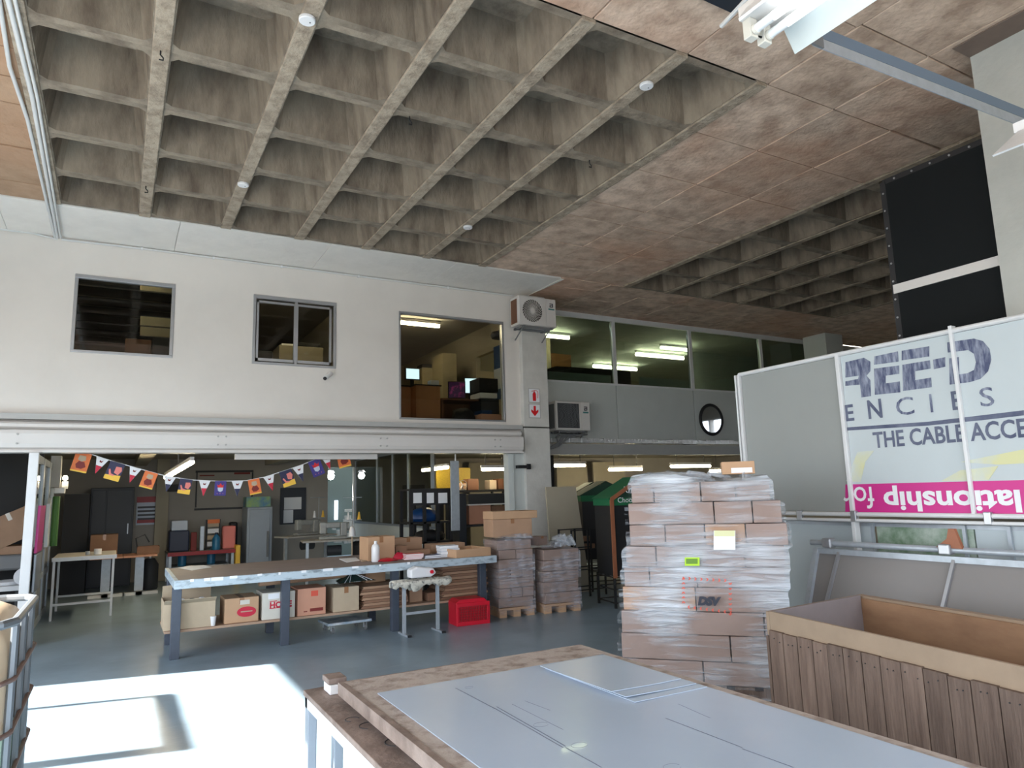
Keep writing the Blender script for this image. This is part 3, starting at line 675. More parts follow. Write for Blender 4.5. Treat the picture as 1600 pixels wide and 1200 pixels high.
build('body', MB().box(-.15, .1, -.1, .1, 0, .1), M['cardo'], parent=cx, bevel=.003); build('shipping_label', MB().box(-.08, .08, -.1015, -.1, .01, .05), M['paper'], parent=cx)

# ---- cartons, generic
def carton(label, x, y, z, w, d, h, rz=0, m='card', group=None, top='closed', tape='tape', name='carton', extra=None, cat='box'):
    t = thing(name, label, cat, (x, y, z), rz, group)
    if top == 'closed':
        build('body', MB().box(-w/2, w/2, -d/2, d/2, 0, h), M[m], parent=t, bevel=.004)
        if tape: build('tape', MB().box(-.025, .025, -d/2-.0012, d/2, h, h+.0012).box(-.025, .025, -d/2-.0012, -d/2, h*.75, h), M[tape], parent=t)
    else:
        th = .006
        build('body', MB().box(-w/2, w/2, -d/2, -d/2+th, 0, h).box(-w/2, w/2, d/2-th, d/2, 0, h).box(-w/2, -w/2+th, -d/2+th, d/2-th, 0, h).box(w/2-th, w/2, -d/2+th, d/2-th, 0, h).box(-w/2+th, w/2-th, -d/2+th, d/2-th, 0, th), M[m], parent=t)
        if top == 'flaps':
            a = min(w, d)*.42
            build('flap', MB().add([(-w/2, -d/2, h), (w/2, -d/2, h), (w/2, -d/2-a*.5, h+a*.25), (-w/2, -d/2-a*.5, h+a*.25), (-w/2, -d/2, h+.004), (w/2, -d/2, h+.004), (w/2, -d/2-a*.5, h+a*.25+.004), (-w/2, -d/2-a*.5, h+a*.25+.004)], [(0, 1, 2, 3), (7, 6, 5, 4), (0, 3, 7, 4), (1, 5, 6, 2), (2, 6, 7, 3), (0, 4, 5, 1)]), M[m], parent=t)
            build('flap', MB().add([(-w/2, d/2, h), (w/2, d/2, h), (w/2, d/2-.1*a, h+a*.9), (-w/2, d/2-.2*a, h+a*.8), (-w/2, d/2+.004, h), (w/2, d/2+.004, h), (w/2, d/2-.1*a+.004, h+a*.9), (-w/2, d/2-.2*a+.004, h+a*.8)], [(3, 2, 1, 0), (4, 5, 6, 7), (0, 4, 7, 3), (1, 2, 6, 5), (2, 3, 7, 6), (0, 1, 5, 4)]), M[m], parent=t)
            build('flap', MB().box(-w/2-.005, -w/2, -d/2, d/2, h-.1, h+.03), M[m], parent=t)
    if extra: extra(t, w, d, h)
    return t

# ---- two carton stacks by the column
def stack(label, corner, w, d, layers, rz, seed, hrow, zpal=.12):
    t = thing('carton_stack', label, 'stack', corner, rz, 'loosely wrapped carton stacks beside the column'); r = random.Random(seed)
    pm = MB()
    for k in range(3): pm.box(k*(w-.1)/2, k*(w-.1)/2+.1, 0, d, 0, .085)
    for k in range(5): pm.box(-.01, w+.01, k*(d-.08)/4, k*(d-.08)/4+.08, .087, zpal-.003)
    build('pallet', pm, M['cardo'], parent=t)
    z = zpal
    for n in layers:
        o = r.uniform(-.012, .012)
        for k in range(n):
            build('carton', MB().box(o+k*w/n+.003, o+(k+1)*w/n-.003, r.uniform(0, .01), d, z+.002, z+hrow-.003), M['cardm'], parent=t, bevel=.005)
        z += hrow
    e = [(0, 0, w)]
    build('stretch_film', wrap_shell(e, z, Vector((0, 0, 0)), Vector((1, 0, 0)), Vector((0, 1, 0)), d, seed, out=.016, step=.05), M['wrap2'], parent=t, smooth=True)
    return z
zs1 = stack('taller carton stack on a pallet left of the column foot, small boxes on top', (4.37, 8.22, 0), .49, .5, [1, 3, 1, 3, 1, 2, 1], -.12, 21, .122)
zs2 = stack('lower carton stack on a pallet right of the first stack, film bunched on top', (4.99, 8.12, 0), .53, .5, [1, 1, 1, 1, 1], -.12, 22, .14)
carton('plain brown carton on the taller stack by the column', 4.62, 8.4, zs1+.04, .56, .36, .23, -.12, 'card')
carton('long flat carton lying across the carton on the taller stack', 4.66, 8.4, zs1+.273, .64, .38, .1, -.12, 'cardo', tape=None)
carton('small brown carton leaning between the two stacks', 5.1, 8.45, zs2+.045, .2, .22, .12, .25, 'cardm')
fm = MB(); r = random.Random(4)
for k in range(9):
    a = (5.33+r.uniform(0, .14), 8.2+r.uniform(0, .25)); fm.tube([(a[0]-.12, a[1], zs2+.02), (a[0]-.03, a[1]+.03, zs2+.07+r.random()*.06), (a[0]+.05, a[1], zs2+.09+r.random()*.08), (a[0]+.1, a[1]-.05, zs2+.03)], [.015, .04, .045, .015], 6)
solo('bunched_film', fm, M['wrap'], 'bunched clear plastic film lying on the lower carton stack', 'film', smooth=True)
solo('leaning_board', MB().add([(5.98, 9.45, .0), (6.68, 9.45, .0), (6.58, 9.6, 1.66), (6.0, 9.6, 1.66), (5.98, 9.48, .0), (6.68, 9.48, .0), (6.58, 9.63, 1.66), (6.0, 9.63, 1.66)], [(0, 1, 2, 3), (7, 6, 5, 4), (0, 4, 5, 1), (1, 5, 6, 2), (2, 6, 7, 3), (3, 7, 4, 0)]), M['room'], 'tall beige board leaning upright beside the column behind the stacks', 'board')

# ---- long workbench and everything on, under and before it
BY = 8.33
wbh = thing('workbench', 'very long workbench with painted edge, dark square legs and lower shelf', 'workbench', (2.42, 8.9, 0))
build('tabletop', MB().box(.6, 4.26, 8.13, 9.68, .785, .80), M['benchtop'], parent=wbh, world=True)
build('edge', MB().box(.56, 4.28, 8.09, 8.13, .715, .803).box(.56, .6, 8.13, 9.7, .715, .803).box(4.26, 4.28, 8.13, 9.7, .715, .803).box(.6, 4.26, 8.13, 9.7, .72, .785), M['benchedge'], parent=wbh, world=True, bevel=.003)
build('edge_flakes', (lambda mb, r: [mb.box(x, x+r.uniform(.02, .12), 8.085, 8.1, .80-r.uniform(.012, .03), .806) for x in [.66+k*k*.012+k*.12+r.uniform(-.05, .05) for k in range(11)]] and mb)(MB(), random.Random(2)), M['paper'], parent=wbh, world=True, kind='stuff')
for x in (.6, 1.7, 2.98, 4.16):
    for y in (8.25, 9.12): build('leg', MB().box(x-.045, x+.045, y, y+.08, 0, .715), M['legdark'], parent=wbh, world=True, bevel=.004)
build('lower_shelf', MB().box(.5, 4.12, 8.33, 9.12, .25, .275), M['shelfw'], parent=wbh, world=True)
ZS = .277
def ux(px, py, Y=BY+.03): return at(px, py, Y=Y)
def under(label, p0, p1, ptop, depth=.4, m='card', top='closed', tape='tape', extra=None, dy=0, dh=0, z=ZS, name='carton', group=None, cat='box'):
    y = BY+.02+dy; a = at(p0, ptop+20, Y=y); b = at(p1, ptop+20, Y=y); c = at((p0+p1)/2, ptop, Y=y)
    return carton(label, (a.x+b.x)/2, y+depth/2, z, b.x-a.x, depth, c.z-z+dh, 0, m, top=top, tape=tape, extra=extra, name=name, group=group, cat=cat)
def ex_open(t, w, d, h):
    r = random.Random(3)
    for k in range(4): build('crumpled_paper', MB().lathe([(0, 0), (.05, .01), (.06, .05), (.02, .08)], (-w/2+.08+k*.1, r.uniform(-.1, .1), h-.06), 7), M['paper'] if k % 2 else M['greenbag'], parent=t)
under('open torn carton with papers, leftmost under the workbench', 256, 336, 942, .45, 'cardl', 'flaps', extra=ex_open)
def ex_oval(t, w, d, h):
    build('red_oval', MB().add([(.05+.1*math.cos(a*PI/12), -d/2-.002, h*.42+.055*math.sin(a*PI/12)) for a in range(24)], [tuple(range(24))]), M['crimson'], parent=t, label='red oval print with pale script')
    build('oval_print', MB().box(-.01, .11, -d/2-.003, -d/2-.0021, h*.41, h*.45), M['cardl'], parent=t)
    build('paper_label', MB().box(-.02, .08, -d/2-.002, -d/2, h*.72, h*.9), M['cardw'], parent=t)
under('orange-brown carton with red oval print under the workbench', 351, 404, 934, .4, 'cardo', 'closed', extra=ex_oval, dy=.02)
def ex_red(t, w, d, h):
    tt = text_mb('HOME', .085, offset=.004); xf(tt, frameM((.02, -d/2-.002, h*.52), (1, 0, 0), (0, 0, 1))); build('lettering', tt, M['crimson'], parent=t)
    build('small_print', MB().box(-.1, .14, -d/2-.002, -d/2-.001, h*.40, h*.43).box(-.1, -.02, -d/2-.002, -d/2-.001, h*.66, h*.69), M['crimson'], parent=t)
    build('paper_label', MB().box(-w/2+.06, -w/2+.18, -d/2-.002, -d/2, h*.76, h*.96), M['paper'], parent=t)
under('cream carton with red lettering behind the second bench leg', 410, 461, 925, .42, 'cardw', 'closed', tape=None, extra=ex_red)
def ex_blk(t, w, d, h):
    tt = text_mb('FRAGILE', .05, offset=.002); xf(tt, frameM((.03, -d/2-.002, h*.14), (1, 0, 0), (0, 0, 1)))
    build('black_print', MB().box(-.02, .13, -d/2-.002, -d/2-.001, .04, .075).box(-.09, -.05, -d/2-.002, -d/2-.001, .04, .05), M['brownp'], parent=t)
    build('red_print', MB().box(-.01, .07, -d/2-.002, -d/2-.001, h-.09, h-.03), M['chev'], parent=t)
under('pinkish carton with dark print right of the second bench leg', 465, 509, 919, .4, 'cardp', 'closed', tape=None, extra=ex_blk)
under('beige carton with torn tape, centre under the workbench', 521, 561, 917, .4, 'cardl', 'closed')
ca2 = at(402, 920, Y=8.75); 
solo('cardboard_roll', MB().tube([(at(405, 920, Y=8.5).x, 8.52, .66), (at(560, 900, Y=8.6).x, 8.64, .665)], .035, 12, flat=1.0), M['card'], 'rolled sheet of cardboard lying on the cartons under the bench', 'roll', smooth=False)
gb = MB(); g0 = at(553, 910, Y=8.6)
gb.add([(g0.x-.22, 8.45, .585), (g0.x+.05, 8.42, .6), (g0.x-.03, 8.62, .685), (g0.x-.2, 8.7, .59), (g0.x+.24, 8.46, .585), (g0.x+.18, 8.7, .59), (g0.x+.02, 8.7, .59)], [(0, 1, 2), (0, 2, 3), (1, 4, 2), (4, 5, 2), (2, 5, 6), (2, 6, 3), (0, 3, 6, 5, 4, 1)])
gbt = thing('striped_bag', 'dark green bag with pale stripes lying on the cartons', 'bag', (g0.x, 8.5, .585))
build('body', gb, M['greenbag'], parent=gbt, world=True)
stp = MB()
for f in (.3, .6):
    stp.tube([Vector((g0.x-.22+f*.2, 8.435, .59)), Vector((g0.x-.03, 8.6, .688))], .004, 5); stp.tube([Vector((g0.x+.05+f*.2, 8.425, .6)), Vector((g0.x-.02, 8.6, .688))], .004, 5)
build('stripe', stp, M['paper'], parent=gbt, world=True)
# flattened cartons
NUM = ('second', 'third', 'fourth', 'fifth', 'sixth', 'seventh', 'eighth', 'ninth', 'tenth', 'eleventh', 'twelfth')
def NTH(k, n): return 'topmost ' if k == n-1 else 'lowest ' if k == 0 else NUM[k-1]+' from the bottom '
r = random.Random(9)
def flats(p0, p1, n, z0, y0, g, lab, th, dep=.55, skew=.03, mats=('cardd', 'card')):
    a = at(p0, 930, Y=y0).x; b = at(p1, 930, Y=y0).x
    for k in range(n):
        dx = r.uniform(-skew, skew); dy = r.uniform(0, skew)
        vs0 = (a+dx, b+dx-r.uniform(0, skew)); z = z0+k*(th+.004)
        t = solo('flat_carton', MB().box(vs0[0], vs0[1], y0+dy, y0+dy+dep, z, z+th*.45).box(vs0[0]+.01, vs0[1]-.004, y0+dy-.006, y0+dy+dep, z+th*.5, z+th), M[mats[k % 2]], NTH(k, n)+lab, 'cardboard', g)
    return z0+n*(th+.004)
flats(565, 637, 8, ZS, 8.36, 'flattened cartons under the middle of the bench', 'flattened carton in the pile under the middle of the workbench', .028)
zz = flats(692, 762, 13, ZS, 8.38, 'flattened cartons at the right end of the bench shelf', 'flattened carton in the high pile under the right bench end', .03, .5)
under('brown carton standing behind the third bench leg', 640, 660, 915, .3, 'card', dy=.12, tape=None)
under('small dark carton beside the right flattened pile', 668, 683, 926, .3, 'cardd', dy=.1, tape=None)
carton('upright brown carton above the middle flattened cartons', 2.88, 8.85, .535, .26, .3, .17, 0, 'cardo', tape=None)
cup = at(333, 970, Y=8.38)
solo('plastic_cup', MB().lathe([(.026, 0), (.036, .1), (.034, .1), (.024, .004)], (cup.x-.005, 8.37, ZS), 14), M['plastw'], 'empty white plastic cup on the bench shelf', 'cup', smooth=True)

# H-shaped stand with cloth and jerrycan before the bench
st = thing('work_stand', 'narrow steel stand with a stained cloth over its top bar', 'stand', (3.19, 7.97, 0))
for x in (2.98, 3.4):
    build('post', MB().box(x-.018, x+.018, 7.95, 7.985, .02, .56), M['galv'], parent=st, world=True); build('foot', MB().box(x-.02, x+.02, 7.8, 8.12, 0, .02), M['galv'], parent=st, world=True)
    build('foot_cap', MB().box(x-.022, x+.022, 7.785, 7.8, 0, .024), M['black'], parent=st, world=True)
build('crossbar', MB().box(2.998, 3.382, 7.955, 7.98, .22, .25), M['galv'], parent=st, world=True)
build('top_bar', MB().box(2.84, 3.54, 7.93, 8.0, .56, .585), M['galv'], parent=st, world=True)
rg = MB(); n = 18; r = random.Random(12); vs = []
for i in range(n+1):
    x = 2.82+.74*i/n
    dr = r.uniform(.02, .07)+(.05 if 5 < i < 9 else 0)
    for (y, z) in ((7.90, .585-dr), (7.905, .60), (7.965, .615+r.uniform(0, .012)), (8.03, .60), (8.035, .585-dr)): vs.append((x, y+r.uniform(-.008, .008), z))
fs = [(i*5+k, (i+1)*5+k, (i+1)*5+k+1, i*5+k+1) for i in range(n) for k in range(4)]; rg.add(vs, fs)
rgo = build('cloth', rg, M['rag'], parent=st, world=True, smooth=True); s_m = rgo.modifiers.new('s', 'SOLIDIFY'); s_m.thickness = .008
jc = thing('jerrycan', 'white plastic jerrycan with red cap lying on the cloth covered stand', 'canister', (3.2, 7.97, .633), 0)
build('body', MB().prism([(-.16, .0), (.1, .0), (.17, .04), (.13, .1), (-.08, .13), (-.16, .1)], -.07, .07), M['plastw'], parent=jc, bevel=.02)
build('cap', MB().tube([(.1, -.071, .06), (.1, -.09, .06)], .022, 12), M['red'], parent=jc)
# red crate on its side
rcx = thing('red_crate', 'red plastic lattice crate lying on its side on the floor', 'crate', (3.9, 8.02, 0), -.08)
w, d, h = .44, .3, .31
build('shell', MB().prism([(-w/2+.0, 0), (w/2, 0), (w/2-.01, h*.82), (w/2-.07, h), (-w/2+.05, h), (-w/2, h*.88)], .02, d).box(-w/2, w/2, 0, .02, 0, .05).box(-w/2, w/2, 0, .02, h-.09, h-.04).box(-w/2, -w/2+.04, 0, .02, .05, h-.09).box(w/2-.04, w/2, 0, .02, .05, h-.09), M['red'], parent=rcx, bevel=.006)
lt = MB()
for k in range(13):
    x = -w/2+.03+k*.032; lt.box(x-.004, x+.004, .0, .012, .05, h-.09)
for k in range(6): lt.box(-w/2+.04, w/2-.04, 0, .01, .07+k*.03, .077+k*.03)
build('lattice', lt, M['redd'], parent=rcx)
# dolly
do = thing('dolly', 'low blue and white platform dolly on castors under the bench', 'dolly', (2.5, 8.72, 0), .05)
build('platform', MB().box(-.27, .27, -.2, .2, .1, .13), mat('dolly_paint', (120, 150, 176), .5, col2=(200, 206, 210), nscale=8), parent=do, bevel=.006)
for x in (-.2, .2):
    for y in (-.15, .15):
        wmb = build('castor', MB().tube([(x-.013, y, .035), (x+.013, y, .035)], .034, 14), M['plastg'], parent=do)
        build('fork', MB().box(x-.02, x-.014, y-.012, y+.012, .035, .1).box(x+.014, x+.02, y-.012, y+.012, .035, .1), M['galv'], parent=wmb)
# on the bench top
T = .8005
def top(px, py): return at(px, py, Z=T)
def flat_paper(label, pts, m='paper', th=.003, name='paper_sheet', cat='paper', group=None):
    q = [at(x, y, Z=T+th) for x, y in pts]; return solo(name, MB().prism([(p.x, p.y) for p in q], T, T+th, axis='Z'), M[m], label, cat, group)
flat_paper('white crumpled paper sheet at the left end of the bench top', [(278, 887), (300, 891), (331, 886), (318, 883), (296, 884)])
flat_paper('white folded sheet on the middle of the bench top', [(530, 873), (542, 878), (562, 875), (556, 871)], th=.008)
flat_paper('thin wooden slat beside the folded sheet on the bench', [(562, 874), (566, 877), (582, 874), (580, 872)], 'cardl', .01, 'slat', 'slat')
p = top(588, 878)
bo = thing('squeeze_bottle', 'tall white plastic bottle standing at the bench edge', 'bottle', (p.x, p.y+.03, T))
build('body', MB().lathe([(.045, 0), (.05, .01), (.05, .17), (.04, .2), (.022, .215)], n=18), M['plastw'], parent=bo, smooth=True); build('cap', MB().lathe([(.02, .215), (.02, .25)], n=14), M['plastw'], parent=bo)
p = top(604, 878)
carton('upright brown carton with water stain behind the white bottle', p.x+.02, p.y+.42, T, .36, .3, .29, .05, 'cardo')
carton('small dark carton right of the upright carton', p.x+.33, p.y+.5, T, .16, .25, .15, .0, 'cardd', tape=None)
rgm = MB(); r = random.Random(31)
def heap(label, px, py, w, h, m, seed):
    r = random.Random(seed); p = top(px, py); mb = MB(); n = 12; vs = []
    for i, (rr_, zz) in enumerate(((1.0, 0), (1.05, .25), (.8, .6), (.45, .9), (.1, 1.0))):
        for k in range(n): a = 2*PI*k/n; q = rr_*(1+r.uniform(-.2, .2)); vs.append((p.x+w/2*q*math.cos(a), p.y+.06+w/3*q*math.sin(a), T+h*zz*(1+r.uniform(-.15, .15))))
    fs = [(i*n+k, i*n+(k+1) % n, (i+1)*n+(k+1) % n, (i+1)*n+k) for i in range(4) for k in range(n)]+[tuple(range(4*n, 5*n)), tuple(reversed(range(n)))]
    mb.add(vs, fs); return solo('cloth_bundle', mb, M[m], label, 'cloth', smooth=True)
heap('crimson cloth bundle lying low on the bench beside the bottle', 606, 877, .26, .035, 'red', 1); heap('orange cloth bundle on the bench among the red ones', 612, 871, .12, .085, 'orange', 2); heap('crimson cloth bundle right of the orange one', 627, 874, .16, .08, 'crimson', 3)
ORD = ('bottom', 'second', 'third', 'fourth', 'fifth', 'sixth', 'seventh', 'eighth', 'ninth', 'tenth', 'eleventh', 'twelfth', 'topmost')
def bookpile(label, px0, px1, py, n, h, m, g, dep=.2, dz=.012):
    a = top(px0, py); b = top(px1, py); w = (b-a).length; z = T; rr_ = random.Random(px0)
    for k in range(n):
        t = thing('booklet', (('topmost ' if k == n-1 else 'lowest ' if k == 0 else ('second lowest ' if k == 1 else 'third lowest '))+label), 'book', ((a.x+b.x)/2+rr_.uniform(-dz, dz), (a.y+b.y)/2+dep/2+rr_.uniform(-dz, dz), z), -.12+rr_.uniform(-.05, .05), g)
        build('pages', MB().box(-w/2+.003, w/2-.003, -dep/2+.003, dep/2-.003, .002, h-.002), M['paper'], parent=t); build('cover', MB().box(-w/2, w/2, -dep/2, dep/2, h-.002, h).box(-w/2, w/2, -dep/2, dep/2, 0, .002), M[m], parent=t); z += h+.001
bookpile('thin white booklet with pink cover in the low pile on the bench', 636, 662, 874, 4, .016, 'pinkskin', 'pink covered booklets on the bench')
bookpile('blue covered booklet in the small pile between pink and grey books', 667, 691, 872, 2, .018, 'blue', 'blue covered booklets on the bench')
bookpile('grey white book in the taller pile at the right of the bench', 690, 718, 870, 4, .034, 'paperb', 'grey books on the bench', .22, .02)
bt = top(755, 868)
def ex_tray(t, w, d, h): build('paper_scrap', MB().box(-.1, .12, -.02, .1, .008, .02).box(-.2, -.08, -.1, -.02, .008, .015), M['brownp'], parent=t)
carton('wide open cardboard tray at the right end of the bench top', 3.98, 8.42, T, .5, .5, .1, .06, 'cardo', top='open', extra=ex_tray)
carton('long flat brown carton behind the cardboard tray', 3.98, 9.05, T, .5, .25, .13, .0, 'card', tape=None)
carton('low brown carton behind the books on the bench', 3.4, 8.8, T, .42, .22, .09, .0, 'cardd', top='open')
carton('short brown carton next to the galvanised post on the bench', 3.5, 9.3, T, .4, .25, .22, .0, 'card')

# ---- ceiling covers, hooks, conduits
for (x, y, lab) in ((480, 29, 'white round cover on the rib nearest the camera, upper left of the ceiling'), (1010, 132, 'white round cover on a rib near the flat ceiling bay'), (380, 287, 'white round cover on a rib above the back wall windows'), (731, 354, 'white round cover on a rib above the right upper office window')):
    p = at(x, y, Z=HC-.02); d = thing('ceiling_cover', lab, 'cover', (p.x, p.y, HC-.045), 0, 'round covers on the ceiling ribs')
    build('disc', MB().lathe([(.052, 0), (.058, .006), (.058, .024)], n=24), M['plastw'], parent=d); build('screw', MB().lathe([(.006, -.003), (.006, .001)], (.02, 0, 0), 8), M['plastg'], parent=d)
for (x, y, lab) in ((251, 80, 'dark hook on the left rib near the top'), (228, 291, 'dark hook on the left rib near the white band'), (640, 183, 'dark hook on a cross rib in mid ceiling'), (921, 251, 'dark hook at the edge of the flat bay')):
    p = at(x, y, Z=HC-.02); solo('ceiling_hook', MB().tube([(p.x, p.y, HC-.015), (p.x, p.y, HC-.05), (p.x+.02, p.y, HC-.07), (p.x+.02, p.y, HC-.09), (p.x-.01, p.y, HC-.09)], .006, 6), M['black'], lab, 'hook', 'hooks on the ceiling ribs')
def conduit(label, px, r, z, ext=True, m='pvc', name='conduit'):
    P = [at(x, y, Z=z) for x, y in px]
    if ext: P = [P[0]+(P[0]-P[1]).normalized()*3] + P
    return solo(name, MB().tube(P, r, 10), M[m], label, 'pipe', 'white conduits along the left of the ceiling', smooth=True)
conduit('leftmost white ceiling conduit with a slight bend', [(8, 60), (15, 104), (43, 187), (77, 333), (86, 371)], .016, HC-.02)
conduit('thick middle white ceiling conduit', [(14, 4), (50, 150), (90, 371)], .018, HC-.02)
conduit('right white ceiling conduit beside the first rib', [(24, 2), (58, 150), (95, 372)], .013, HC-.035)
P = [at(x, y, Y=YW-.02) for x, y in ((0, 358), (50, 364), (90, 374))]; P.insert(0, P[0]+Vector((-1, 0, .02)))
solo('wall_conduit', MB().tube(P, .012, 8), M['pvc'], 'short conduit on the white wall left of the ceiling conduits', 'pipe')
P = [at(x, y, Y=YW-.02) for x, y in ((96, 374), (222, 385), (334, 401), (440, 414), (560, 428), (700, 449), (803, 462))]
P = [Vector((p.x, p.y, min(p.z, HC-.02))) for p in P]
wc = thing('wall_conduit', 'long thin conduit along the top of the white wall', 'pipe', P[0])
build('pipe', MB().tube(P, .014, 8), M['pvc'], parent=wc, world=True)
for p in P[1:-1]: build('clip', MB().box(p.x-.012, p.x+.012, p.y-.016, p.y+.019, p.z-.02, p.z+.02), M['plastw'], parent=wc, world=True)

M['machdark'] = mat('fan_well_dark', (74, 70, 66), .6)
# ---- air conditioners
def aircon(label, loc, w, h, d, brand_side, bracket, square=False):
    t = thing('air_conditioner', label, 'air conditioner', loc)
    build('casing', MB().box(-w/2, w/2, .012, d, 0, h), M['beamw'], parent=t, bevel=.015)
    build('front_panel', MB().box(-w/2+.01, w*.22, 0, .012, .01, h-.01).box(w*.24, w/2-.01, 0, .012, .01, h-.01), M['beamw'], parent=t, bevel=.003)
    build('side_vent', MB().box(-w/2-.004, -w/2, .06, d-.04, .04, h-.05), M['oakd'] if not square else M['plastg'], parent=t)
    cx, cz, R_ = -w*.145, h*.5, h*.40
    if not square:
        build('fan_well', MB().tube([(cx, -.002, cz), (cx, .006, cz)], R_, 36), M['machdark'], parent=t)
        bl = MB()
        for k in range(26):
            a = 2*PI*k/26; pts = [(cx+R_*f*math.cos(a+f*1.2), -.006, cz+R_*f*math.sin(a+f*1.2)) for f in (.2, .45, .7, .96)]; bl.tube(pts, .0045, 4)
        build('grille', bl, M['beamw'], parent=t, kind='stuff'); build('hub', MB().tube([(cx, -.014, cz), (cx, .004, cz)], .04, 20), M['beamw'], parent=t)
        build('rim', MB().tube([(cx+R_*math.cos(k*PI/18), -.004, cz+R_*math.sin(k*PI/18)) for k in range(36)], .008, 6, closed=True), M['beamw'], parent=t)
    else:
        build('fan_well', MB().box(cx-R_*1.1, cx+R_*1.1, -.002, .004, cz-R_*1.05, cz+R_*1.05), M['dark'], parent=t)
        bl = MB()
        for k in range(19):
            x = cx-R_*1.05+k*R_*2.1/18; bl.box(x-.003, x+.003, -.008, -.002, cz-R_, cz+R_)
        for k in range(6):
            q = R_*(k+1)/6.2; bl.tube([(cx+q*math.cos(j*PI/12), -.01, cz+q*math.sin(j*PI/12)) for j in range(24)], .003, 4, closed=True)
        build('grille', bl, M['plastg'], parent=t, kind='stuff')
    lg = MB(); lx = w*.37; lg.box(lx-.035, lx+.035, -.0015, 0, h*.80, h*.83).box(lx+.02, lx+.035, -.0015, 0, h*.70, h*.80).box(lx-.035, lx+.02, -.0015, 0, h*.74, h*.77).box(lx-.035, lx-.02, -.0015, 0, h*.70, h*.74).box(lx-.035, lx+.02, -.0015, 0, h*.69, h*.715)
    build('logo', lg, M['inkdark'], parent=t); build('logo_strip', MB().box(lx-.06, lx+.06, -.0015, 0, h*.60, h*.65), mat('teal_print', (60, 120, 120), .5), parent=t)
    if bracket:
        for x in (-w*.36, w*.36): build('bracket', MB().box(x-.02, x+.02, .0, d+.04, -.03, -.005).tube([(x, .04, -.02), (x, d+.03, -.2)], .012, 6), M['plastg'], parent=t)
        build('bracket_rail', MB().box(-w*.42, w*.42, .03, .07, -.035, -.006).box(-w*.42, w*.42, d-.06, d-.02, -.035, -.006), M['plastg'], parent=t)
    return t
aircon('white outdoor air conditioner high on the column under the ceiling', (6.04, 9.72, 4.34), .74, .5, .3, 0, True)
aircon('white outdoor air conditioner on the grey mezzanine wall beside the column', (7.13, 10.38, 2.66), .74, .53, .3, 0, True, True)
cbl = MB()
for k in range(4): cbl.tube([(7.5-.1*k, 10.5, 2.6), (7.1-.1*k, 10.48, 2.56), (6.85, 10.5, 2.38+.02*k), (6.6, 10.6, 2.3)], .014, 6)
solo('cable_loom', cbl, M['plastg'], 'dark bundle of cables hanging below the lower air conditioner', 'cables', kind='stuff')

# ---- fire signs
def sign(label, z0, icon):
    t = thing('fire_sign', label, 'sign', (6.14, 10.098, z0), 0, 'fire signs on the column'); w, h = .23, .245
    build('plate', MB().box(-w/2, w/2, -.006, 0, 0, h), M['trimg'], parent=t); build('field', MB().box(-w/2+.012, w/2-.012, -.0075, -.006, .012, h-.012), M['paper'], parent=t)
    mb = MB(); y0, y1 = -.0095, -.0075
    if icon:
        mb.prism([(-.028, .03), (.028, .03), (.032, .04), (.032, .15), (.02, .172), (.012, .178), (.012, .196), (-.012, .196), (-.012, .178), (-.02, .172), (-.032, .15), (-.032, .04)], y0, y1)
        mb.prism([(-.05, .19), (.02, .205), (.018, .215), (-.055, .2)], y0, y1)
        for k in range(8):
            a0, a1 = PI*.6-k*.28, PI*.6-(k+1)*.28; c = (.02, .165); mb.prism([(c[0]+.05*math.cos(a0), c[1]+.045*math.sin(a0)), (c[0]+.05*math.cos(a1), c[1]+.045*math.sin(a1)), (c[0]+.058*math.cos(a1), c[1]+.053*math.sin(a1)), (c[0]+.058*math.cos(a0), c[1]+.053*math.sin(a0))], y0, y1)
        mb.prism([(.062, .08), (.07, .08), (.078, .15), (.07, .15)], y0, y1)
    else:
        mb.prism([(-.022, .21), (.022, .21), (.022, .12), (.07, .15), (.07, .11), (0, .035), (-.07, .11), (-.07, .15), (-.022, .12)], y0, y1)
    build('symbol', mb, M['signred'], parent=t)
sign('white sign with red fire extinguisher symbol on the column', 3.09, True); sign('white sign with red downward arrow, below the extinguisher sign', 2.825, False)

# ---- security camera on the wall
p = at(513, 587, Y=YW-.06); t = thing('security_camera', 'small white security camera on the wall under the sliding window', 'camera', (p.x, YW, p.z))
build('body', MB().tube([(.04, -.05, .04), (-.06, -.13, -.05)], .032, 14), M['plastw'], parent=t); build('lens', MB().tube([(-.062, -.132, -.052), (-.075, -.142, -.063)], .026, 14), M['black'], parent=t); build('mount', MB().tube([(.04, 0, .05), (.02, -.06, .03)], .016, 8), M['plastw'], parent=t)

# ---- black PVC sheets beyond the right wall
XB = 5.95
bp = thing('black_sheet_screen', 'black eyeleted sheet screen hung high beside the white right wall', 'screen', (XB, 3.0, 2.6))
def bx_(a, b, z0, z1, m, name, x=XB, th=.02): return build(name, MB().box(x, x+th, a, b, z0, z1), M[m], parent=bp, world=True)
q0 = at(1378, 290, X=XB); q1 = at(1399, 445, X=XB); q2 = at(1401, 455, X=XB)
ztop_, zm1, zm0 = q0.z, q1.z, q2.z
bx_(2.0, q0.y-.03, zm1+.0, ztop_, 'blackpvc', 'sheet'); bx_(2.0, q0.y-.03, 1.8, zm0-.02, 'blackpvc', 'sheet')
bx_(2.0, q0.y, zm0-.02, zm1, 'beamw', 'rail', XB-.012, .03); bx_(q0.y-.03, q0.y+.02, 1.8, ztop_+.03, 'black', 'frame', XB, .03)
bx_(2.0, q0.y, ztop_, ztop_+.05, 'black', 'frame', XB+.005, .03)
ey = MB()
for k in range(13): zz = 2.2+k*(ztop_-2.2)/12.5; ey.tube([(XB-.002, q0.y-.005, zz), (XB-.008, q0.y-.005, zz)], .009, 8)
